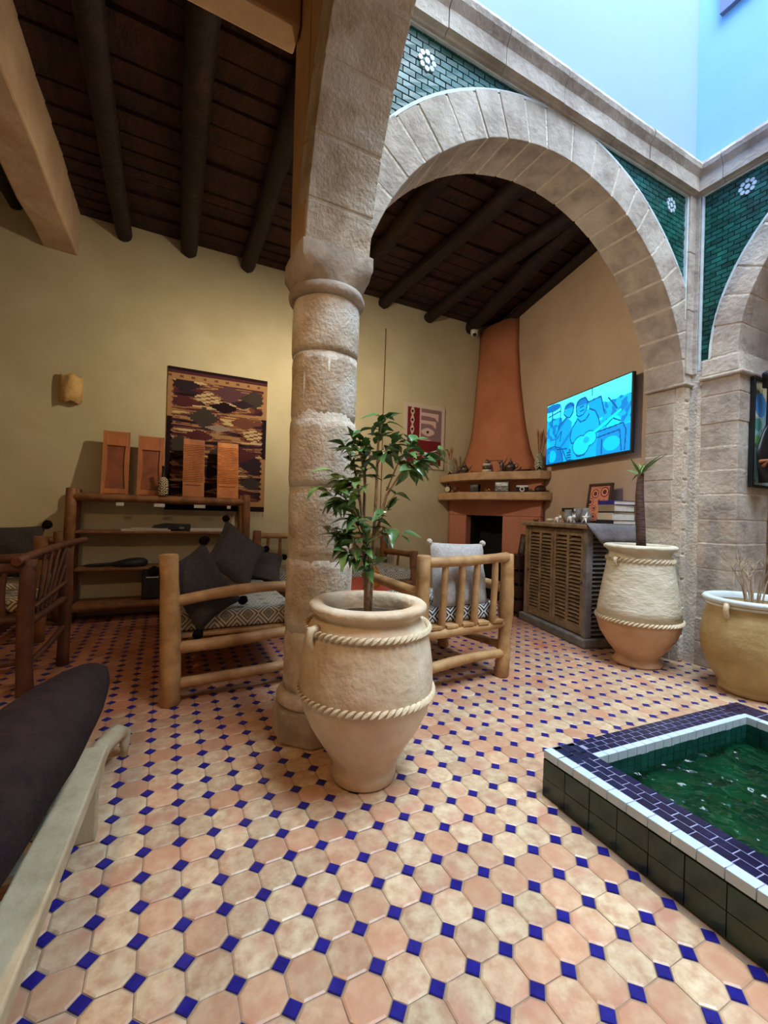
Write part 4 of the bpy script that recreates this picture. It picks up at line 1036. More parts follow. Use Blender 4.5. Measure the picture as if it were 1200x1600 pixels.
for k in range(9):
    t = k / 8; y = 0.55 + t * 1.08
    rail('seat_slat', [(-0.20 - 0.09 * (1 - t) , y), (-0.20 - 0.09 * (1 - t), y + 0.07), (-0.66 - 0.09 * (1 - t), y + 0.07), (-0.66 - 0.09 * (1 - t), y)], 0.195, 0.215, M['white_wood'])
# dark bolster lying on it
rings = []; ax0, ax1 = Vector((-0.245, 2.14, 0.36)), Vector((-0.50, 0.35, 0.375))
for k in range(21):
    t = k / 20; c = ax0.lerp(ax1, t); r = 0.15 * min(1.0, (math.sin(min(t, 0.5) * PI)) ** 0.42 + 0.02)
    r *= 1 if t < 0.9 else (1 - (t - 0.9) * 4)
    ring = []
    for i in range(20):
        an = 2 * PI * i / 20
        w = 1 + 0.05 * noise.noise((math.cos(an) * 1.5, math.sin(an) * 1.5, t * 7))
        ring.append((c.x + r * w * 1.0 * math.cos(an), c.y, c.z + r * w * 0.80 * math.sin(an)))
    rings.append(ring)
tag(MB().loft(rings).build('bolster_cushion', M['bolster'], None, 'all'), 'long dark brown bolster cushion lying on the white lounger', 'cushion')

# ------------------------------------------------------------------ log shelf on the back wall
o8 = (0.0, 4.66, 0)
sh = thing('log_shelf', 'low open log shelf against the back wall below the kilim', 'shelf', o8)
for x, nm in ((-0.735, 0), (0.725, 1)):
    for y in (4.54, 4.79): lg(sh, o8, 'post', (x + (0.012 if nm else -0.012), y, 0), (x - 0.0, y, 1.19), 0.042, 0.040, 'log_dark', 0.008)
for y in (4.54, 4.79):
    lg(sh, o8, 'top_rail', (-0.72, y, 1.115), (0.71, y, 1.115), 0.034, 0.034, 'log_dark', 0.004)
    lg(sh, o8, 'bottom_rail', (-0.73, y, 0.135), (0.73, y, 0.135), 0.034, 0.034, 'log_dark', 0.006)
for z, t in ((1.128, 0.022), (0.795, 0.022), (0.462, 0.022), (0.155, 0.02)):
    MB().box(-0.70, 0.69, 4.525 - 4.66, 4.80 - 4.66, z, z + t).build('shelf_board', M['log_dark'], sh, bevel=0.004)
for x, w in ((-0.40, 0.06), (-0.10, 0.09), (0.24, 0.10), (0.54, 0.035)):
    MB().box(x, x + w, 4.505 - 4.66, 4.508 - 4.66, 1.045, 1.075).build('price_tag', M['paper'], sh)
TOPZ = 1.152
# carved boards leaning on the wall
def leaning(name, label, x, w, h, lean, group=None):
    return thing(name, label, 'board', (x, 4.60, TOPZ), rot=(-lean, 0, 0), group=group)
for i, (x, w, h, lb) in enumerate(((-0.425, 0.215, 0.60, 'tallest orange wooden tray with curved hollow, left of the others on the shelf'), (-0.14, 0.22, 0.58, 'wide orange wooden tray board partly hidden by the slim bottle'))):
    t = leaning('wooden_tray', lb, x, w, h, math.radians(11), 'carved boards on the shelf')
    MB().box(-w / 2, w / 2, 0.012, 0.022, 0, h).build('back_panel', M['board'], t, bevel=0.003).data.materials[0] = M['board_dark']
    for sx in (-1, 1):
        pts_o = []; n = 10
        pr = [(sx * w / 2, h * k / n) for k in range(n + 1)] + [(sx * (w / 2 - 0.022 - 0.018 * math.sin(PI * (1 - k / n))), h * (1 - k / n)) for k in range(n + 1)]
        if sx < 0: pr = pr[::-1]
        vs = [(px, 0, pz) for px, pz in pr] + [(px, 0.012, pz) for px, pz in pr]; m_ = len(pr)
        fs = [(k, (k + 1) % m_, m_ + (k + 1) % m_, m_ + k) for k in range(m_)]
        for k in range(n): fs.append((k, k + 1, 2 * n - k, 2 * n + 1 - k))
        MB().add(vs, fs).build('side_rim', M['board'], t)
    MB().box(-w / 2 + 0.02, w / 2 - 0.02, -0.002, 0.012, h - 0.14, h - 0.002).build('end_block', M['board'], t, bevel=0.004)
    MB().box(-w / 2 + 0.02, w / 2 - 0.02, -0.002, 0.012, 0.002, 0.05).build('end_block', M['board'], t, bevel=0.004)
M['board_light'] = mat('light_orange_board', (204, 130, 66), (178, 102, 48), 9, 0.5, 0.15, 30)
for i, (x, w, h, lb, mt) in enumerate(((0.235, 0.195, 0.585, 'ridged orange washboard left of its lighter twin', 'board'), (0.555, 0.205, 0.58, 'lighter ridged washboard at the right end of the shelf', 'board_light'))):
    t = leaning('washboard', lb, x, w, h, math.radians(9), 'carved boards on the shelf')
    MB().box(-w / 2, w / 2, 0.0, 0.02, 0, h).build('panel', M[mt], t, bevel=0.004)
    for k in range(22):
        z = 0.15 + k * 0.0175
        me_n = 'ridge'
        MB().add([(-w / 2 + 0.008, 0.001, z), (w / 2 - 0.008, 0.001, z), (w / 2 - 0.008, -0.006, z + 0.006), (-w / 2 + 0.008, -0.006, z + 0.006), (-w / 2 + 0.008, 0.001, z + 0.012), (w / 2 - 0.008, 0.001, z + 0.012)],
                 [(0, 1, 2, 3), (3, 2, 5, 4), (0, 3, 4), (1, 5, 2)]).build(me_n, M[mt], t)
    MB().box(-w / 2 + 0.015, w / 2 - 0.03, -0.008, 0.0, 0.118, 0.132).build('ledge', M[mt], t, bevel=0.002)
M['woven_bottle'] = pattern_mat('black_white_weave', (26, 24, 22), (196, 182, 148), (60, 56, 50), 0.03, 0.034, 1.5)
bo = thing('woven_bottle', 'slim black bottle in white woven sleeve on the shelf', 'bottle', (-0.03, 4.545, TOPZ))
MB().lathe([(0.004, 0), (0.042, 0), (0.045, 0.01), (0.045, 0.13), (0.038, 0.155), (0.02, 0.175), (0.004, 0.175)], 20).build('sleeve', M['woven_bottle'], bo, 'all')
MB().lathe([(0.02, 0.165), (0.016, 0.19), (0.013, 0.22), (0.013, 0.265), (0.016, 0.268), (0.016, 0.28), (0.004, 0.28)], 16).build('neck', M['black'], bo, 'all')
# magazines and papers on the second board
z = 0.817
for i, (x, y, w, d, h, mt, lb) in enumerate(((-0.16, 4.63, 0.40, 0.20, 0.010, 'white', 'broad white magazine at the bottom left of the shelf pile'), (-0.13, 4.62, 0.30, 0.19, 0.012, 'paper', 'grey magazine on top of the broad white one'),
                                             (0.38, 4.64, 0.34, 0.2, 0.014, 'white', 'white folder lying right of the black case'), (0.37, 4.65, 0.30, 0.18, 0.012, 'paper', 'grey folder on top of the white one on the shelf'), (0.60, 4.65, 0.14, 0.2, 0.02, 'black', 'small black book at the right end of the shelf board'))):
    zz = z + (0.0102 if i == 1 else 0.0142 if i == 3 else 0)
    t = thing('magazine', lb, 'magazine', (x, y, zz), rnd.uniform(-.05, .05), 'papers on the shelf')
    MB().box(-w / 2, w / 2, -d / 2, d / 2, 0, h).build('pages', M['paper'], t)
    MB().box(-w / 2 - 0.003, w / 2 + 0.003, -d / 2 - 0.003, d / 2, h, h + 0.002).build('cover', M[mt], t)
t = thing('black_case', 'flat black case lying between the magazines and folders', 'case', (0.10, 4.68, 0.8171))
MB().add([(-0.22, -0.09, 0.03), (0.09, -0.1, 0), (0.12, -0.1, 0), (0.12, 0.08, 0), (-0.2, 0.08, 0.025), (-0.2, -0.09, 0.055), (-0.08, -0.1, 0.075), (0.12, -0.1, 0.062), (0.12, 0.08, 0.062), (-0.1, 0.08, 0.07)],
         [(0, 1, 6, 5), (1, 2, 7, 6), (2, 3, 8, 7), (3, 4, 9, 8), (4, 0, 5, 9), (5, 6, 9), (6, 7, 8, 9), (0, 4, 3, 1), (1, 3, 2)]).build('shell', M['black_fabric'], t, bevel=0.006)
MB().box(0.02, 0.06, -0.104, -0.1, 0.02, 0.04).build('clasp', M['chrome'], t)
# black instrument bag, lying on the third board
t = thing('instrument_bag', 'black padded instrument bag lying on the lower shelf board', 'bag', (-0.40, 4.62, 0.485))
rings = []
for k in range(17):
    u = k / 16; x = -0.24 + 0.50 * u; hw = 0.02 + 0.02 * u + (0.065 * math.sin(min(1, max(0, (u - 0.45) / 0.55)) * PI) if u > 0.45 else 0); hh = 0.012 + 0.012 * u + (0.028 * math.sin((u - 0.45) / 0.55 * PI * 0.86) if u > 0.45 else 0)
    if k in (0, 16): hw *= 0.5; hh *= 0.5
    rings.append([(x, hw * math.cos(2 * PI * i / 12), 0.045 + 0.0 * u + hh * math.sin(2 * PI * i / 12) - 0.03 + 0.02 * u) for i in range(12)])
MB().loft(rings).build('body', M['black_fabric'], t, 'all')
MB().tube([(0.02, -0.06, 0.02), (0.04, -0.085, -0.005), (0.08, -0.088, -0.012), (0.12, -0.085, 0.0), (0.14, -0.07, 0.02)], 0.006, 6).build('handle', M['black_fabric'], t, 'all')
t = thing('loudspeaker', 'small black loudspeaker at the bottom of the log shelf', 'speaker', (-0.075, 4.65, 0.176))
MB().box(-0.11, 0.11, -0.10, 0.10, 0, 0.275).build('cabinet', M['black'], t, bevel=0.012)
MB().box(-0.1, 0.1, -0.106, -0.1, 0.015, 0.2).build('grille', M['black_fabric'], t, bevel=0.004)
MB().box(-0.075, 0.03, -0.108, -0.106, 0.205, 0.214).build('brand_strip', M['paper'], t)
MB().box(0.0, 0.04, -0.106, -0.1, 0.245, 0.252).build('badge', M['paper'], t)

# ------------------------------------------------------------------ kilim, sconce, poster
KC = dict(k=(38, 26, 30), m=(84, 44, 48), b=(110, 70, 56), t=(164, 126, 86), c=(196, 172, 130), p=(92, 62, 66), g=(66, 58, 52), o=(150, 92, 52), n=(52, 40, 48), l=(150, 132, 120))
dia = [(0.16, 0.115, 0.17, 0.05, 'n'), (0.38, 0.19, 0.13, 0.055, 'c'), (0.60, 0.14, 0.18, 0.07, 'p'), (0.86, 0.16, 0.16, 0.07, 'g'), (0.74, 0.205, 0.12, 0.035, 'n'), (0.15, 0.235, 0.18, 0.045, 'm'), (0.55, 0.245, 0.15, 0.045, 'k'),
       (0.35, 0.335, 0.155, 0.085, 'g'), (0.76, 0.345, 0.16, 0.05, 'b'), (0.86, 0.43, 0.13, 0.055, 'c'), (0.5, 0.40, 0.16, 0.03, 'l'), (0.3, 0.47, 0.16, 0.05, 'm'), (0.12, 0.55, 0.14, 0.08, 'g'), (0.72, 0.58, 0.2, 0.06, 'm'),
       (0.50, 0.60, 0.12, 0.07, 'g'), (0.88, 0.66, 0.16, 0.07, 'n'), (0.2, 0.66, 0.12, 0.04, 'p'), (0.42, 0.72, 0.14, 0.05, 'n'), (0.85, 0.79, 0.15, 0.05, 'g'), (0.3, 0.83, 0.2, 0.05, 'k'), (0.65, 0.86, 0.2, 0.04, 'm')]
def kilim(u, v):
    if v < 0.022 or v > 0.965: return KC['k']
    if v < 0.04: return KC['m']
    if v < 0.085: return KC['b'] if abs(v - 0.062) < 0.007 and (u * 9) % 1 < 0.3 else KC['t']
    if v > 0.925: return KC['t']
    ed = min(u, 1 - u); saw = 0.035 + 0.05 * abs(((v * 26) % 1) - 0.5)
    if ed < saw: return KC['t'] if u < 0.5 and v < 0.35 or u > 0.5 and (v > 0.6 or v < 0.3) else KC['k']
    for cx, cy, rx, ry, c in reversed(dia):
        q = round((abs(v - cy) / ry) * 6) / 6
        if abs(u - cx) / rx + q < 1:
            if c == 'c' and (int(v * 110) + int(u * 22)) % 3 == 0: return KC['b']
            return KC[c]
    r = noise.noise((u * 2.4, v * 40, 4.0)) + 0.22 * noise.noise((u * 5, v * 60, 1.0)) - (v - 0.4) * 0.25 + 0.07
    for lim, c in ((-0.38, 'k'), (-0.2, 'n'), (-0.05, 'm'), (0.08, 'b'), (0.24, 't'), (0.36, 'p'), (0.46, 'o')):
        if r < lim: return KC[c]
    return KC['c']
kl = thing('kilim', 'brown and maroon woven kilim hanging on the back wall', 'rug', (0.475, 4.838, 1.02))
picture('weave', 0.985, 1.45, 110, 190, kilim, M['woven'], kl)
MB().box(-0.492, 0.492, 0.002, 0.010, 0, 1.45).build('backing', M['grey_cloth'], kl)
fr = MB()
for k in range(70): 
    x = -0.49 + 0.98 * k / 69; fr.tube([(x, 0.002, 0.0), (x + rnd.uniform(-.004, .004), 0.0, -0.03), (x + rnd.uniform(-.008, .008), 0.0, -0.065)], [0.003, 0.0025, 0.001], 4)
fr.build('fringe', M['cream'], kl, kind='stuff')
sc_ = thing('wall_sconce', 'small parchment half-round sconce on the back wall at left', 'lamp', (-0.81, 4.85, 1.98))
rings = []
for z_, r in ((0.0, 0.085), (0.12, 0.088), (0.245, 0.085)):
    rings.append([(r * math.cos(PI + PI * i / 14), 0.9 * r * math.sin(PI + PI * i / 14) - 0.002, z_ + 0.012 * math.sin(i)) for i in range(15)])
o = MB().loft(rings, close=False, caps=False).build('shade', M['parchment'], sc_, 'all'); o.modifiers.new('solid', 'SOLIDIFY').thickness = 0.003
MB().box(-0.09, 0.09, -0.02, 0.0, 0.03, 0.22).build('back_plate', M['parchment'], sc_, bevel=0.003)
def poster(u, v):
    cream, red, pur, pink = (206, 190, 170), (112, 18, 24), (136, 108, 112), (214, 182, 172)
    if u < 0.07 or u > 0.93 or v < 0.06 or v > 0.95: return cream
    def eye(cx, cy, rx, ry, horiz=True):
        if horiz: w = abs(u - cx) / rx + ((v - cy) / ry) ** 2
        else: w = abs(v - cy) / ry + ((u - cx) / rx) ** 2
        if w < 1: return (24, 16, 18) if math.hypot(u - cx, (v - cy) * 1.36) < 0.03 else pink
    for e in ((0.19, 0.125, 0.05, 0.07, False), (0.19, 0.262, 0.05, 0.075, False), (0.19, 0.405, 0.05, 0.075, False), (0.19, 0.60, 0.05, 0.075, False), (0.30, 0.79, 0.12, 0.045), (0.54, 0.79, 0.12, 0.05), (0.78, 0.79, 0.12, 0.05)):
        q = eye(*e)
        if q: return q
    if u > 0.37 and v < 0.56:
        if u < 0.405 or (v > 0.545 and u < 0.66): return pink
        q = eye(0.58, 0.425, 0.17, 0.07)
        if q: return q
        for y0, xe in ((0.125, 0.84), (0.245, 0.79)):
            if u < xe and y0 < v < y0 + 0.06 + 0.01 * math.sin(u * 9): return pink
            if xe - 0.07 < u < xe and y0 <= v < y0 + 0.12 - 0.5 * (xe - u): return pink
        return pur
    return red
pz = thing('eye_poster', 'dark red and mauve poster of eyes on the back wall', 'poster', (3.03, 4.846, 1.65))
picture('print', 0.62, 0.84, 84, 114, poster, M['print'], pz, (0, -0.016, 0.005))
MB().box(-0.317, 0.317, -0.014, 0.0, 0, 0.85).build('board', M['cream'], pz)
tag(MB().tube([(2.42, 4.845, 3.38), (2.418, 4.845, 2.9), (2.412, 4.845, 2.35), (2.415, 4.845, 1.6), (2.412, 4.845, 0.85)], 0.006, 6).build('wall_cable', M['log_dark']), 'thin dark cable running down the back wall', 'cable')
sc2 = thing('security_camera', 'small white dome camera under the ceiling by the chimney', 'camera', (3.72, 4.72, 3.55))
MB().lathe([(0.005, -0.035), (0.03, -0.03), (0.048, -0.01), (0.052, 0.02), (0.05, 0.055), (0.005, 0.055)], 20).build('housing', M['white'], sc2, 'all')
MB().ball((-0.012, -0.02, -0.02), 0.027, 12, 8).build('lens', M['black'], sc2, 'all')

# ------------------------------------------------------------------ corner fireplace
of = Vector((3.7, 4.2, 0))
fp = thing('corner_fireplace', 'terracotta corner fireplace with flared hood and two mantel ledges', 'fireplace', tuple(of))
def fl_(P): return [(p[0] - of.x, p[1] - of.y) for p in P]
KX = (4.185, 4.842)
def ts(s): p = tv(s, 0.004); return (p[0], p[1])
M['terra_body'] = mat('terracotta_body_plaster', (196, 134, 108), (182, 116, 90), 2.5, 0.75, 0.15, 10)
MB().prism(fl_([(3.421, 4.757), (3.489, 4.494), (3.72, 4.553), (3.66, 4.843), (3.46, 4.843)]), 0, 1.05).build('jamb', M['terra_body'], fp, bevel=0.012)
MB().prism(fl_([(3.626, 3.965), (3.751, 3.486), ts(1.43), ts(1.98), (3.857, 4.025)]), 0, 1.05).build('jamb', M['terra_body'], fp, bevel=0.012)
MB().prism(fl_([(3.421, 4.757), (3.751, 3.486), ts(1.43), KX, (3.46, 4.843)]), 1.05, 1.57).build('breast', M['terra_body'], fp, bevel=0.008)
MB().prism(fl_([(3.60, 4.52), (3.72, 4.02), (3.95, 4.08), (3.86, 4.60)]), 0, 0.03).build('hearth', M['soot'], fp)
MB().add([(p[0] - of.x, p[1] - of.y, z) for p in ((3.5, 4.497), (3.80, 4.573), (3.93, 4.045), (3.637, 3.967)) for z in (0.0, 1.048)], [(0, 1, 3, 2), (2, 3, 5, 4), (4, 5, 7, 6), (1, 7, 5, 3)]).build('firebox', M['soot'], fp)
def mcurve(off):
    P = [(3.30, 4.843), (3.262, 4.62), (3.262, 4.38), (3.295, 4.15), (3.37, 3.97), (3.46, 3.83), (3.55, 3.70), (3.625, 3.57), (3.68, 3.45)]
    c_ = (4.0, 4.4)
    Q = []
    for p in P:
        dx, dy = p[0] - c_[0], p[1] - c_[1]; L_ = math.hypot(dx, dy); Q.append((p[0] + dx / L_ * off, min(4.843, p[1] + dy / L_ * off)))
    return Q + [ts(1.31 - off)]
for z0, z1, off in ((1.475, 1.57, 0.0), (1.238, 1.33, 0.035)):
    Q = mcurve(off)
    MB().prism(fl_(Q + [ts(2.0), KX]), z0, z1).build('mantel_ledge', M['mantel'], fp, bevel=0.012)
zs_ = [1.57, 1.67, 1.88, 2.09, 2.30, 2.75, 3.25, 3.64]; lx = [3.56, 3.63, 3.735, 3.805, 3.835, 3.868, 3.91, 3.925]; rs = [1.56, 1.62, 1.755, 1.84, 1.909, 2.02, 2.10, 2.105]; bu = [0.17, 0.16, 0.14, 0.125, 0.115, 0.10, 0.085, 0.08]
rings = []
for q in range(8):
    a_ = Vector((lx[q], 4.843, zs_[q])); b_ = Vector((*ts(rs[q]), zs_[q])); nrm = Vector((-(b_ - a_).y, (b_ - a_).x, 0)).normalized(); nrm = -nrm if nrm.x > 0 else nrm
    ring = [a_.lerp(b_, i / 12) + nrm * bu[q] * math.sin(PI * i / 12) ** 0.8 for i in range(13)] + [Vector((*KX, zs_[q]))]
    rings.append([tuple(p - of) for p in ring])
MB().loft(rings).build('hood', M['terracotta_paint'], fp, 'all')

def mpos(t, inset, level):
    """point on a mantel ledge: t 0..1 along its front from the back wall, inset metres from the edge"""
    Q = mcurve(0.0 if level else 0.035); n = len(Q) - 1; k = min(int(t * n), n - 1); f_ = t * n - k
    p = lerp2(Q[k], Q[k + 1], f_); dx, dy = 4.0 - p[0], 4.4 - p[1]; L_ = math.hypot(dx, dy)
    return (p[0] + dx / L_ * inset, p[1] + dy / L_ * inset, 1.571 if level else 1.331)
FR = math.radians(-62)          # turn of small things facing out from the corner
M['vase_pattern'] = pattern_mat('black_white_vase_glaze', (24, 24, 22), (196, 190, 160), (70, 72, 60), 0.032, 0.036, 1.5)
for t_, lb, hh in ((0.05, 'patterned black and white vase with dried grass at the left mantel end', 0.17), (0.93, 'patterned black and white vase with tall dried blades at the right mantel end', 0.17)):
    p = mpos(t_, 0.10, 1)
    v_ = thing('mantel_vase', lb, 'vase', p, group='vases on the mantel')
    MB().lathe([(0.005, 0), (0.035, 0), (0.055, 0.05), (0.056, 0.10), (0.045, 0.15), (0.026, 0.185), (0.03, 0.2), (0.022, 0.2), (0.015, 0.17), (0.005, 0.1)], 22).build('body', M['vase_pattern'], v_, 'all')
    for k in range(6 if t_ < 0.5 else 7):
        an = rnd.uniform(0, 6.28); L_ = rnd.uniform(0.16, 0.24) if t_ < 0.5 else rnd.uniform(0.22, 0.34); le = rnd.uniform(0.02, 0.09)
        c0 = Vector((0.008 * math.cos(an), 0.008 * math.sin(an), 0.15)); c1 = Vector((le * math.cos(an), le * math.sin(an), 0.17 + L_))
        MB().tube([tuple(c0), tuple(c0.lerp(c1, 0.55)), tuple(c0.lerp(c1, 0.8)), tuple(c1)], [0.002, 0.003, 0.009, 0.001], 5).build('dried_stem', M['petal'], v_)
def teapot(lb, p, rz, sc):
    t = thing('teapot', lb, 'teapot', p, rz, 'pewter teapots on the mantel')
    b_ = MB().lathe([(0.005, 0), (0.035, 0), (0.03, 0.012), (0.055, 0.035), (0.06, 0.06), (0.045, 0.09), (0.028, 0.10), (0.004, 0.10)], 20).build('body', M['pewter'], t, 'all')
    MB().lathe([(0.004, 0.10), (0.03, 0.10), (0.022, 0.125), (0.008, 0.14), (0.011, 0.15), (0.003, 0.165)], 14).build('lid', M['pewter'], t, 'all')
    MB().tube([(0.05, 0, 0.05), (0.075, 0, 0.06), (0.09, 0, 0.09), (0.105, 0, 0.11)], [0.012, 0.010, 0.007, 0.005], 8).build('spout', M['pewter'], t, 'all')
    MB().tube([(-0.05, 0, 0.085), (-0.075, 0, 0.10), (-0.095, 0, 0.085), (-0.09, 0, 0.055), (-0.06, 0, 0.04)], 0.006, 7).build('handle', M['pewter'], t, 'all')
    t.scale = (sc, sc, sc)
    return t
teapot('pewter teapot beside the left vase, spout to the right', mpos(0.22, 0.10, 1), FR, 0.95)
teapot('pewter teapot right of centre on the mantel, handle to the right', mpos(0.64, 0.07, 1), FR + PI, 0.95)
p = mpos(0.43, 0.08, 1)
v_ = thing('striped_canister', 'squat cream and brown striped canister on the mantel', 'canister', p)
for z0, z1, mt in ((0, 0.03, 'cream'), (0.03, 0.075, 'pewter'), (0.075, 0.105, 'cream')):
    MB().lathe([(0.005, z0), (0.055 - 0.006 * (z0 > .07), z0), (0.056 - 0.01 * (z1 > 0.1), z1), (0.005, z1)], 20).build('band', M[mt], v_, 'all')
MB().lathe([(0.004, 0.105), (0.03, 0.105), (0.018, 0.13), (0.02, 0.15), (0.004, 0.155)], 14).build('lid', M['pewter'], v_, 'all')
p = mpos(0.50, 0.15, 1)
v_ = thing('wooden_box', 'dull brown wooden box behind the striped canister', 'box', p, FR)
MB().box(-0.08, 0.08, -0.03, 0.03, 0, 0.15).build('box_body', M['log_red'], v_, bevel=0.012)
MB().box(-0.07, 0.07, -0.034, -0.03, 0.012, 0.138).build('box_front', M['terracotta_paint'], v_, bevel=0.003)
p = mpos(0.56, 0.07, 1)
v_ = thing('figurine', 'small dark figurine with raised arms at the middle of the mantel', 'figurine', p, FR)
MB().lathe([(0.004, 0), (0.03, 0), (0.026, 0.012), (0.012, 0.03), (0.02, 0.06), (0.024, 0.085), (0.01, 0.105), (0.014, 0.12), (0.012, 0.135), (0.003, 0.142)], 14).build('body', M['pewter'], v_, 'all')
MB().tube([(-0.015, 0, 0.09), (-0.04, 0, 0.11), (-0.05, 0, 0.145)], [0.007, 0.006, 0.004], 6).build('arm', M['pewter'], v_, 'all')
MB().tube([(0.015, 0, 0.09), (0.045, 0, 0.12), (0.065, 0, 0.165)], [0.007, 0.006, 0.004], 6).build('arm', M['log_red'], v_, 'all')
p = mpos(0.78, 0.07, 1)
v_ = thing('shallow_dish', 'thin dark dish lying right of the teapot on the mantel', 'dish', p)
MB().lathe([(0.004, 0), (0.04, 0), (0.065, 0.014), (0.068, 0.016), (0.06, 0.016), (0.038, 0.005), (0.004, 0.005)], 22).build('dish', M['log_red'], v_, 'all')
# lower ledge
p = mpos(0.09, 0.07, 0); v_ = thing('mantel_clock', 'little round clock at the left of the lower ledge', 'clock', p, FR)
MB().tube([(0, -0.02, 0.05), (0, 0.02, 0.05)], 0.042, 20).build('case', M['pewter'], v_, True)
MB().tube([(0, -0.023, 0.05), (0, -0.02, 0.05)], 0.034, 20).build('dial', M['cream'], v_, True)
for sx in (-1, 1): MB().tube([(sx * 0.02, 0, 0.015), (sx * 0.032, 0, 0)], 0.006, 6).build('foot', M['pewter'], v_); MB().ball((sx * 0.02, 0, 0.098), 0.014, 8, 6).build('bell', M['pewter'], v_, 'all')
p = mpos(0.18, 0.06, 0); v_ = thing('dark_cup', 'small dark cup next to the little clock', 'cup', p)
MB().lathe([(0.004, 0), (0.02, 0), (0.024, 0.01), (0.034, 0.04), (0.034, 0.07), (0.03, 0.07), (0.028, 0.02), (0.004, 0.012)], 16).build('bowl', M['log_red'], v_, 'all')
MB().tube([(0.032, 0, 0.06), (0.052, 0, 0.05), (0.05, 0, 0.03), (0.03, 0, 0.022)], 0.004, 6).build('handle', M['log_red'], v_, 'all')
def gpic(seed, dark):
    def f_(u, v):
        g = 120 + 70 * noise.noise((u * 4 + seed, v * 5, 0)) + 40 * noise.noise((u * 11, v * 13, seed)) + (60 if v < 0.4 else -20)
        g = max(20, min(225, g * dark)); return (g, g, g * 0.97)
    return f_
for t_, w, h, d, lb, dk, rz in ((0.34, 0.13, 0.10, 0.05, 'dark small box frame at an angle on the lower ledge', 0.55, FR - 0.25), (0.565, 0.17, 0.125, 0.02, 'black framed monochrome photo at the middle of the lower ledge', 1.1, FR + 0.1)):
    p = mpos(t_, 0.06, 0); v_ = thing('photo_frame', lb, 'photo frame', p, rot=(math.radians(-6), 0, rz))
    MB().box(-w / 2, w / 2, 0, d, 0, h).build('frame', M['black'], v_, bevel=0.003)
    picture('photo', w - 0.025, h - 0.025, 26, 20, gpic(t_ * 10, dk), M['print'], v_, (0, -0.002, 0.0125))
p = mpos(0.45, 0.06, 0); v_ = thing('brass_ornament', 'tiny brass ornament between the two small frames', 'ornament', p, FR)
MB().tube([(-0.035, 0, 0.006), (-0.02, 0, 0.03), (0, 0, 0.012), (0.02, 0, 0.035), (0.035, 0, 0.008)], 0.005, 6).build('wire', M['brass'], v_, 'all')
MB().ball((0, 0, 0.012), 0.012, 8, 6).build('bead', M['brass'], v_, 'all')
p = mpos(0.74, 0.06, 0); v_ = thing('film_camera', 'black camera with white lens ring on the lower ledge', 'camera', p, FR + 0.25)
MB().box(-0.07, 0.07, -0.02, 0.02, 0, 0.055).build('body', M['black'], v_, bevel=0.008)
MB().box(-0.065, 0.065, -0.018, 0.018, 0.055, 0.075).build('top_plate', M['white'], v_, bevel=0.004)
MB().tube([(0, -0.045, 0.03), (0, -0.02, 0.03)], 0.028, 20).build('lens_ring', M['white'], v_, True)
MB().tube([(0, -0.047, 0.03), (0, -0.044, 0.03)], 0.016, 16).build('lens', M['black'], v_, True)
p = mpos(0.90, 0.07, 0); v_ = thing('fabric_cap', 'crumpled dark brown cap at the right of the lower ledge', 'cap', p, FR + 0.4)
MB().loft([[(0.062 * s_ * math.cos(2 * PI * i / 18) + 0.015, 0.05 * s_ * math.sin(2 * PI * i / 18), z_ + 0.006 * math.sin(3 * i)) for i in range(18)] for s_, z_ in ((1.0, 0.008), (1.04, 0.025), (0.8, 0.05), (0.4, 0.068), (0.05, 0.07))]).build('crown', M['dark_frame'], v_, 'all')
MB().prism([(-0.03, -0.045), (-0.07, -0.04), (-0.105, -0.015), (-0.105, 0.015), (-0.07, 0.04), (-0.03, 0.045)], 0.003, 0.010).build('brim', M['dark_frame'], v_, bevel=0.002)

# ------------------------------------------------------------------ television
t = thing('television', 'flat television showing blue cartoon of musicians on the pinkish wall', 'television', tv(0.685, 0.0, 1.605), TROT + PI)
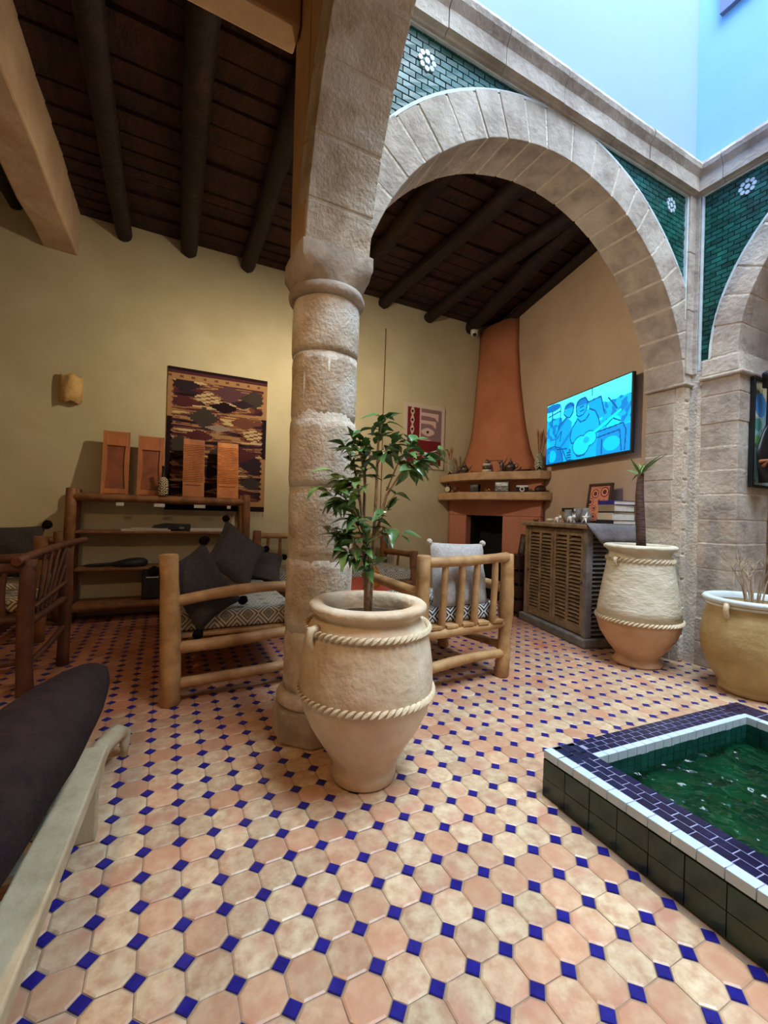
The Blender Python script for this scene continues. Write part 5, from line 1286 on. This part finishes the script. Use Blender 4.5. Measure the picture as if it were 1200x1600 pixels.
# local x runs against TD here, local -y points into the room
W_, H_ = 1.22, 0.675
MB().box(-W_ / 2, W_ / 2, -0.085, -0.05, 0, H_).build('housing', M['black'], t, bevel=0.006)
MB().box(-0.2, 0.2, -0.05, 0.0, 0.2, 0.48).build('wall_mount', M['black'], t)
MB().box(-W_ / 2, W_ / 2, -0.090, -0.084, 0.0, 0.022).build('chin', M['black'], t, bevel=0.002)
AS = 0.553
def L_in(u, v, pts, w): return line_d(u, v, pts, AS) < w
def tvpic(u, v):
    lt, c1, c2, dk, dd = (110, 240, 250), (0, 214, 240), (0, 172, 228), (0, 120, 200), (0, 74, 152)
    g = max(0.0, min(1.0, 1.0 - v * 1.5 + 0.25 * u))
    bgc = tuple(c1[i] + (lt[i] - c1[i]) * g * 0.75 for i in range(3))
    # outlines
    O = [[(0.29, 0.30), (0.25, 0.24), (0.26, 0.14), (0.33, 0.10), (0.38, 0.15), (0.37, 0.25), (0.33, 0.32), (0.29, 0.30)], [(0.29, 0.30), (0.20, 0.38), (0.15, 0.52), (0.13, 0.72), (0.16, 0.78), (0.30, 0.80)],
         [(0.16, 0.60), (0.22, 0.50), (0.20, 0.66)], [(0.42, 0.32), (0.41, 0.18), (0.45, 0.10), (0.52, 0.09), (0.55, 0.16), (0.54, 0.27), (0.50, 0.34), (0.45, 0.35), (0.42, 0.32)],
         [(0.43, 0.38), (0.47, 0.44), (0.53, 0.43), (0.57, 0.36)], [(0.42, 0.41), (0.36, 0.50), (0.34, 0.64), (0.36, 0.74), (0.44, 0.72)], [(0.57, 0.28), (0.64, 0.34), (0.68, 0.46), (0.70, 0.60)],
         [(0.54, 0.25), (0.55, 0.18), (0.70, 0.16), (0.74, 0.40)], [(0.66, 0.66), (0.93, 0.62), (0.96, 0.72), (0.95, 0.98)], [(0.66, 0.74), (0.90, 0.70), (0.92, 0.98)], [(0.72, 0.78), (0.72, 0.98)], [(0.76, 0.60), (0.83, 0.52), (0.90, 0.58)],
         [(0.03, 0.74), (0.12, 0.72), (0.20, 0.76), (0.25, 0.98)], [(0.05, 0.80), (0.04, 0.98)], [(0.78, 0.22), (0.87, 0.40)], [(0.02, 0.2), (0.2, 0.16)], [(0.2, 0.1), (0.2, 0.3)], [(0.08, 0.12), (0.08, 0.36)],
         [(0.60, 0.10), (0.60, 0.0)], [(0.24, 0.80), (0.30, 0.98)], [(0.39, 0.86), (0.44, 0.96), (0.52, 0.95), (0.58, 0.84)], [(0.46, 0.22), (0.50, 0.21)], [(0.46, 0.28), (0.51, 0.27)]]
    # guitar
    if line_d(u, v, [(0.62, 0.66), (0.90, 0.44)], AS) < 0.012: return c1
    gb_ = ell(u, v, 0.48, 0.80, 0.105, 0.155) < 1 or ell(u, v, 0.58, 0.72, 0.085, 0.115) < 1
    gb2 = ell(u, v, 0.48, 0.80, 0.098, 0.14) < 1 or ell(u, v, 0.58, 0.72, 0.078, 0.102) < 1
    if gb_:
        if not gb2: return dd
        if ell(u, v, 0.545, 0.735, 0.035, 0.045) < 1: return c2
        return (20, 206, 236)
    if line_d(u, v, [(0.90, 0.44), (0.95, 0.38)], AS) < 0.022: return dk
    for p_ in O:
        if L_in(u, v, p_, 0.0055): return dd
    if ell(u, v, 0.32, 0.15, 0.065, 0.075) < 1 and v < 0.17: return dk
    if ell(u, v, 0.48, 0.16, 0.07, 0.08) < 1 and v < 0.19: return dk
    if ell(u, v, 0.32, 0.22, 0.06, 0.10) < 1 or ell(u, v, 0.48, 0.23, 0.065, 0.12) < 1: return c2
    if inpoly(u, v, [(0.29, 0.30), (0.20, 0.38), (0.14, 0.60), (0.14, 0.80), (0.33, 0.86), (0.36, 0.40)]): return (0, 156, 222) if (u * 3 + v * 2) % 0.7 > 0.12 else dk
    if inpoly(u, v, [(0.43, 0.34), (0.36, 0.5), (0.34, 0.7), (0.36, 0.99), (0.64, 0.99), (0.70, 0.6), (0.64, 0.34), (0.55, 0.28)]): return c2
    if u > 0.66 and v > 0.64: return (0, 190, 236) if ell(u, v, 0.82, 0.86, 0.085, 0.10) < 1 else (0, 140, 214)
    if 0.30 < u < 0.40 and v > 0.82: return dd if (v * 26) % 1 > 0.3 else c2
    if u < 0.25 and v > 0.74: return (0, 186, 234) if ell(u, v, 0.09, 0.88, 0.06, 0.10) < 1 else dk
    if ell(u, v, 0.08, 0.07, 0.12, 0.06) < 1: return (0, 110, 190)
    if inpoly(u, v, [(0.55, 0.18), (0.70, 0.16), (0.74, 0.45), (0.62, 0.5)]): return (0, 160, 225)
    if ell(u, v, 0.83, 0.57, 0.075, 0.08) < 1: return (10, 224, 244)
    if v > 0.26 + 0.05 * noise.noise((u * 16, 3, 0)) and v < 0.62 and (u < 0.22 or u > 0.72): return dk if noise.noise((u * 22, v * 14, 2)) > 0.05 else c2
    if v > 0.5: return c2 if noise.noise((u * 9, v * 7, 5)) > -0.1 else (0, 190, 232)
    return bgc
picture('screen', W_ - 0.022, H_ - 0.034, 230, 126, tvpic, M['screen'], t, (0, -0.0865, 0.022))

# ------------------------------------------------------------------ louvred cabinet
cb = thing('louvred_cabinet', 'weathered louvred shutter cabinet below the television', 'cabinet', tv(0.10, 0.03, 0), TROT)
CW, CD, CH = 0.95, 0.42, 0.965
MB().box(-0.03, CW + 0.03, 0.0, CD + 0.035, 0, 0.075).build('plinth', M['louvre_grey'], cb, bevel=0.012)
MB().box(0.02, CW - 0.02, 0.01, CD - 0.045, 0.075, CH).build('carcass', M['dark_frame'], cb)
MB().box(-0.035, CW + 0.03, -0.005, CD + 0.045, CH, CH + 0.04).build('top_board', M['louvre'], cb, bevel=0.01)
for x in (0.0, CW - 0.05):
    for y in (0.005, CD - 0.05): MB().box(x, x + 0.05, y, y + 0.05, 0.075, CH).build('corner_post', M['louvre_grey' if y < 0.2 or x < .5 else 'louvre'], cb, bevel=0.005)
def slat_me(w, mt, name='louvre_slat'):
    return MB().add([(0, -0.014, 0), (w, -0.014, 0), (w, 0.014, -0.016), (0, 0.014, -0.016), (0, -0.014, 0.006), (w, -0.014, 0.006), (w, 0.014, -0.010), (0, 0.014, -0.010)],
                    [(3, 2, 1, 0), (4, 5, 6, 7), (0, 1, 5, 4), (1, 2, 6, 5), (2, 3, 7, 6), (3, 0, 4, 7)]).mesh(name, mt)
dw = (CW - 0.10) / 2
for dk in range(2):
    x0 = 0.05 + dk * dw
    dh = CH - 0.095; st = 0.036
    colw = (dw - 3 * st - 0.006) / 2
    mb = MB()
    for q in range(3): mb.box(0.003 + q * (st + colw), 0.003 + q * (st + colw) + st, -0.014, 0.016, 0, dh)
    for z0, z1 in ((0, 0.06), (dh - 0.055, dh)): mb.box(0.003 + st, dw - 0.003 - st, -0.012, 0.013, z0, z1)
    dr = mb.build('door', M['louvre'], cb, loc=(x0, CD - 0.025, 0.085), bevel=0.003)
    me = slat_me(colw, M['louvre'])
    for q in range(2):
        for k in range(23): link('louvre_slat', me, dr, (0.003 + st + q * (st + colw), 0, 0.078 + k * (dh - 0.14) / 22.5))
    MB().ball((dw - 0.02 if dk else 0.02, 0.026, dh * 0.5), 0.012, 10, 7).build('knob', M['pewter'], dr, 'all')
# near end, louvred too
me = slat_me((CD - 0.15) / 2, M['louvre_grey'])
mb = MB()
for x in (0, (CD - 0.11) / 2 - 0.02, CD - 0.11 - 0.0): mb.box(x, x + 0.04, -0.012, 0.014, 0, CH - 0.09)
en = mb.build('end_panel', M['louvre_grey'], cb, loc=(0.012, 0.055, 0.085), rot=(0, 0, PI / 2), bevel=0.003)
for q in range(2):
    for k in range(23): link('louvre_slat', me, en, (0.03 + q * ((CD - 0.11) / 2 - 0.01), 0, 0.03 + k * 0.036), (0, 0, 0))
# grey cloth lying over the near end
CT = CH + 0.04
def cbp(x, y, z=0.0):
    p = Vector(tv(0.10, 0.03, 0)) + TD * x + TN * y; return (p.x, p.y, z)
rings = []
prof = [(0.30, CT + 0.004), (0.1, CT + 0.004), (-0.03, CT + 0.005), (-0.043, CT), (-0.052, CT - 0.05), (-0.06, CT - 0.10), (-0.066, CT - 0.15)]
cl_ = thing('table_runner', 'grey cloth hanging over the near end of the louvred cabinet', 'cloth', cbp(0, 0, 0), TROT)
vs = []; ny = 12
for x, z_ in prof:
    for j in range(ny + 1):
        y = -0.005 + (CD + 0.045 - (0.0 if z_ >= CT else 0.12 * (CT - z_) / 0.15)) * j / ny
        vs.append((x - 0.004 * math.sin(j * 1.3) * (1 if z_ < CT else 0), y, z_ + (0 if z_ >= CT else 0.006 * math.sin(j * 0.9))))
fs = [(i * (ny + 1) + j, i * (ny + 1) + j + 1, (i + 1) * (ny + 1) + j + 1, (i + 1) * (ny + 1) + j) for i in range(len(prof) - 1) for j in range(ny)]
o = MB().add(vs, fs).build('cloth', M['grey_cloth'], cl_, 'all'); o.modifiers.new('solid', 'SOLIDIFY').thickness = -0.003
# things on top
def book(lb, x, y, z, w, d, h, c, rz=0.0, g='books on the cabinet'):
    mt = mat('book_cover', c, tuple(max(0, q - 14) for q in c), 20, 0.6)
    t = thing('book', lb, 'book', cbp(x, y, z), TROT + rz, g)
    MB().box(-w / 2 + 0.004, w / 2 - 0.004, -d / 2, d / 2 - 0.004, 0.003, h - 0.003).build('pages', M['paper'], t)
    mb = MB().box(-w / 2, w / 2, -d / 2, d / 2, 0, 0.003).box(-w / 2, w / 2, -d / 2, d / 2, h - 0.003, h).box(-w / 2, w / 2, d / 2 - 0.004, d / 2, 0.003, h - 0.003)
    mb.build('cover', mt, t)
z = CT + 0.001
for lb, w, d, h, c in (('cream book at the bottom of the left book pile', 0.20, 0.15, 0.038, (190, 164, 124)), ('brown book second from below in the left book pile', 0.20, 0.14, 0.034, (140, 106, 76)), ('tan book second from above in the left book pile', 0.21, 0.15, 0.032, (150, 122, 90)), ('black book on top of the left book pile', 0.20, 0.14, 0.034, (44, 38, 36))):
    book(lb, 0.52, 0.17, z, w, d, h, c, rnd.uniform(-.1, .1)); z += h + 0.0005
z = CT + 0.006
for lb, w, d, h, c in (('black-spined book at the bottom of the right book pile', 0.20, 0.21, 0.034, (40, 36, 44)), ('thick cream book second from below in the right pile', 0.18, 0.21, 0.058, (206, 192, 168)), ('thin dark book in the middle of the right pile', 0.18, 0.2, 0.012, (36, 30, 30)), ('grey-brown thick book below the blue one', 0.18, 0.2, 0.055, (150, 132, 108)), ('blue-spined book on top of the right pile', 0.19, 0.2, 0.034, (46, 40, 130))):
    book(lb, 0.06, 0.11, z, w, d, h, c, rnd.uniform(-.08, .08)); z += h + 0.0005
def dots(u, v):
    bgc, rd, dr_, pk = (204, 126, 92), (122, 34, 26), (86, 22, 20), (224, 170, 140)
    for cx, cy, r in ((0.27, 0.22, 0.19), (0.74, 0.18, 0.21), (0.05, 0.46, 0.17), (0.5, 0.42, 0.08), (0.72, 0.46, 0.1), (0.28, 0.64, 0.12), (0.62, 0.64, 0.1), (0.92, 0.78, 0.2), (0.3, 0.88, 0.14), (0.62, 0.95, 0.12), (0.5, -0.02, 0.12)):
        q = math.hypot(u - cx, (v - cy) * 1.45) / r
        if q < 0.36: return dr_
        if q < 0.52: return rd
        if q < 0.74: return pk
        if q < 1.0: return rd
    return bgc
pf = thing('dotted_painting', 'dark framed painting of red rings leaning on the cabinet', 'painting', cbp(0.285, 0.12, CT + 0.006), rot=(math.radians(-8), 0, TROT + PI + 0.12))
for a_, b_, z0, z1 in ((-0.13, 0.13, 0, 0.022), (-0.13, 0.13, 0.338, 0.36), (-0.13, -0.108, 0.022, 0.338), (0.108, 0.13, 0.022, 0.338)):
    MB().box(a_, b_, -0.012, 0.014, z0, z1).build('frame', M['dark_frame'], pf, bevel=0.003)
picture('canvas', 0.216, 0.316, 64, 92, dots, M['print'], pf, (0, -0.002, 0.022))
MB().box(-0.11, 0.11, 0.0, 0.01, 0.01, 0.35).build('backing', M['dark_frame'], pf)
# small stone animals, jars and a starfish
def stone_animal(lb, x, y, sc):
    t = thing('stone_animal', lb, 'figurine', cbp(x, y, CT + (0.006 if x < 0.31 else 0.001)), TROT + PI, 'white stone animals'); t.scale = (sc, sc, sc)
    mb = MB()
    mb.ball((0, 0, 0.034), 0.026, 10, 7, sc=(1.5, 0.9, 0.9)); mb.ball((0.042, 0, 0.052), 0.016, 8, 6)
    mb.tube([(0.024, 0, 0.04), (0.042, 0, 0.052)], [0.014, 0.011], 8)
    mb.build('body', M['white'], t, 'all')
    for a_, b_ in ((-0.024, -0.012), (-0.024, 0.012), (0.022, -0.012), (0.022, 0.012)): MB().tube([(a_, b_, 0.0), (a_ * 0.9, b_, 0.03)], 0.007, 6).build('leg', M['white'], t, 'all')
    for b_ in (-0.009, 0.009): MB().tube([(0.042, b_, 0.062), (0.04, b_ * 1.4, 0.078)], [0.005, 0.002], 5).build('ear', M['white'], t, 'all')
stone_animal('white stone animal in front of the left book pile', 0.44, 0.40, 0.9)
stone_animal('white stone animal in front of the ringed painting', 0.25, 0.40, 1.0)
for lb, x, y, h in (('grey stone jar between the left books and the painting', 0.40, 0.32, 0.12), ('squat grey stone jar left of the painting foot', 0.30, 0.28, 0.13), ('grey stone jar in front of the painting', 0.205, 0.29, 0.13)):
    t = thing('stone_jar', lb, 'jar', cbp(x, y, CT + (0.006 if x < 0.31 else 0.001)), group='grey stone jars')
    MB().lathe([(0.004, 0), (0.03, 0), (0.044, h * 0.3), (0.042, h * 0.6), (0.028, h * 0.82), (0.032, h), (0.026, h), (0.02, h * 0.8), (0.004, h * 0.6)], 18).build('body', M['louvre_grey'], t, 'all')
t = thing('starfish', 'white starfish propped at the near cabinet corner', 'starfish', cbp(0.10, 0.385, CT + 0.006), rot=(math.radians(-20), 0, TROT + PI))
P5 = []
for k in range(10):
    r = 0.058 if k % 2 == 0 else 0.02
    P5.append((r * math.sin(PI * k / 5), r * math.cos(PI * k / 5) + 0.048))
vs = [(x, 0, z_) for x, z_ in P5] + [(0, -0.014, 0.048), (0, 0.008, 0.048)]
MB().add(vs, [((k + 1) % 10, k, 10) for k in range(10)] + [(k, (k + 1) % 10, 11) for k in range(10)]).build('body', M['white'], t)
for x, lb in ((0.86, 'small round brown bowl near the far end of the cabinet top'), (0.62, 'tiny cream bowl beside the left book pile')):
    t = thing('small_bowl', lb, 'bowl', cbp(x, 0.36, CT + 0.001))
    MB().lathe([(0.004, 0), (0.018, 0), (0.03, 0.018), (0.033, 0.034), (0.028, 0.034), (0.022, 0.014), (0.004, 0.008)], 18).build('bowl', M['log_dark' if x > .7 else 'cream'], t, 'all')
# framed picture leaning between fireplace and cabinet, on a crate
cr = thing('wooden_crate', 'low dark wooden crate between fireplace and louvred cabinet', 'crate', tv(1.24, 0.34, 0), TROT)
MB().box(-0.13, 0.13, -0.14, 0.14, 0, 0.03).build('bottom', M['dark_frame'], cr)
for z_ in (0.05, 0.20, 0.35, 0.50):
    for y in (-0.14, 0.125): MB().box(-0.13, 0.13, y, y + 0.015, z_, z_ + 0.12).build('slat', M['dark_frame'], cr, bevel=0.003)
    for x in (-0.13, 0.115): MB().box(x, x + 0.015, -0.125, 0.125, z_, z_ + 0.12).build('slat', M['dark_frame'], cr, bevel=0.003)
for x in (-0.113, 0.093):
    for y in (-0.123, 0.103): MB().box(x, x + 0.02, y, y + 0.02, 0.03, 0.61).build('corner_post', M['dark_frame'], cr)
MB().box(-0.13, 0.13, -0.14, 0.14, 0.62, 0.64).build('lid', M['dark_frame'], cr, bevel=0.003)
fr_ = thing('leaning_frame', 'dark framed picture standing on the crate beside the cabinet', 'picture frame', tv(1.25, 0.38, 0.641), rot=(math.radians(-8), 0, TROT + PI - 0.35))
for a_, b_, z0, z1 in ((-0.14, 0.14, 0, 0.02), (-0.14, 0.14, 0.20, 0.22), (-0.14, -0.12, 0.02, 0.2), (0.12, 0.14, 0.02, 0.2)):
    MB().box(a_, b_, -0.01, 0.01, z0, z1).build('frame', M['dark_frame'], fr_, bevel=0.003)
picture('photo', 0.24, 0.18, 26, 20, lambda u, v: tuple(max(10, 92 + 50 * noise.noise((u * 5, v * 6, q))) for q in (1.0, 1.1, 1.2)), M['print'], fr_, (0, -0.002, 0.02))

# ------------------------------------------------------------------ flower panel and instrument on the right pier
def floral(u, v):
    for cx, cy, rx, ry, c in ((0.30, 0.23, 0.26, 0.12, (64, 140, 206)), (0.66, 0.30, 0.2, 0.1, (110, 180, 210)), (0.2, 0.42, 0.2, 0.06, (80, 150, 140)), (0.7, 0.46, 0.22, 0.05, (120, 180, 170)), (0.2, 0.56, 0.12, 0.05, (120, 170, 90)), (0.55, 0.60, 0.14, 0.05, (214, 120, 140)), (0.85, 0.64, 0.14, 0.06, (200, 80, 110)), (0.15, 0.12, 0.12, 0.035, (90, 100, 70)), (0.3, 0.66, 0.10, 0.05, (230, 224, 200))):
        if ell(u, v, cx, cy, rx, ry) < 1 + 0.3 * noise.noise((u * 12, v * 20, cx)): return c
    g = noise.noise((u * 7, v * 12, 0))
    return (96, 130, 80) if g > 0.34 else (206, 196, 150) if v < 0.35 else (150, 190, 190)
ap = thing('floral_panel', 'tall dark framed painted flower panel on the right stone pier', 'painting', (3.80, 1.525, 1.305))
for a_, b_, z0, z1 in ((-0.165, 0.165, 0, 0.018), (-0.165, 0.165, 0.752, 0.77), (-0.165, -0.147, 0.018, 0.752), (0.147, 0.165, 0.018, 0.752)):
    MB().box(a_, b_, -0.03, 0.0, z0, z1).build('frame', M['black'], ap, bevel=0.004)
picture('painting', 0.294, 0.734, 60, 150, floral, M['print'], ap, (0, -0.02, 0.018))
ib = thing('hanging_lute', 'black long-necked instrument hanging in front of the flower panel', 'instrument', (3.70, 1.495, 1.315))
rings = []
for k in range(15):
    u = k / 14; z_ = 0.0 + 0.40 * u
    hw = 0.145 * math.sin(min(1, (u + 0.06) * 1.5) * PI * 0.5) if u < 0.45 else 0.145 * (1 - (u - 0.45) / 0.55) ** 0.75 + 0.008
    hd = 0.045 * (1 - 0.7 * u)
    rings.append([(hw * math.cos(2 * PI * i / 16), -0.05 + hd * math.sin(2 * PI * i / 16), z_ + 0.02) for i in range(16)])
MB().loft(rings).build('body', M['black'], ib, 'all')
MB().tube([(0, -0.05, 0.40), (0, -0.05, 0.70)], [0.012, 0.010], 8).build('neck', M['black'], ib, True)
MB().tube([(0.0, -0.05, 0.68), (0.0, -0.055, 0.73), (-0.03, -0.06, 0.765), (-0.07, -0.055, 0.755)], [0.035, 0.04, 0.036, 0.02], 10).build('head', M['black_fabric'], ib, 'all')
for k in range(3): MB().tube([(-0.05 + 0.05 * k, -0.05, 0.735), (-0.06 + 0.06 * k, -0.08, 0.765)], 0.007, 6).build('peg', M['black'], ib)
MB().tube([(-0.14, -0.07, 0.155), (-0.09, -0.085, 0.165), (-0.12, -0.08, 0.125)], [0.012, 0.016, 0.012], 8).build('strap_end', M['petal'], ib, 'all')

# ------------------------------------------------------------------ warm pendant lamps of the galleries
def pendant(lb, loc, zc, watts, colr, g='gallery pendants', bowl=False):
    t = thing('pendant_lamp', lb, 'lamp', loc, group=g)
    MB().tube([(0, 0, 0.075 if bowl else 0.16), (0, 0, zc - loc[2])], 0.005, 6).build('cord', M['black'], t)
    if bowl:  # unseen bowl and cap, added to keep lamplight off floor and ceiling
        o = MB().lathe([(0.004, -0.085), (0.045, -0.078), (0.072, -0.055)], 24, closed=True).build('light_cut_bowl', M['brass'], t, 'all')
        MB().lathe([(0.004, 0.075), (0.03, 0.07), (0.074, 0.048)], 24, closed=True).build('light_cut_cap', M['brass'], t, 'all').modifiers.new('solid', 'SOLIDIFY').thickness = 0.003
        for k in range(3): MB().tube([(0.07 * math.cos(k * 2.094), 0.07 * math.sin(k * 2.094), -0.056), (0.07 * math.cos(k * 2.094), 0.07 * math.sin(k * 2.094), 0.05)], 0.002, 5).build('chain', M['brass'], t)
    else:
        o = MB().lathe([(0.02, 0.17), (0.05, 0.165), (0.10, 0.12), (0.15, 0.04), (0.16, 0.0)], 24, closed=True).build('shade', M['parchment'], t, 'all')
    o.modifiers.new('solid', 'SOLIDIFY').thickness = 0.003
    L_ = bpy.data.lights.new('bulb', 'POINT'); L_.energy = watts; L_.color = colr; L_.shadow_soft_size = 0.035
    lo_ = bpy.data.objects.new('bulb', L_); COL.objects.link(lo_); lo_.parent = t; lo_.location = (0, 0, 0.03)
    return t
pendant('unseen pendant lamp, its light cut by bowl and cap, behind the stone pier in the back gallery', (1.13, 3.40, 2.75), 3.70, 60, (1.0, 0.84, 0.61), bowl=True)
pendant('parchment pendant lamp over the left gallery', (-0.85, 0.55, 2.55), 3.72, 26, (1.0, 0.64, 0.33))
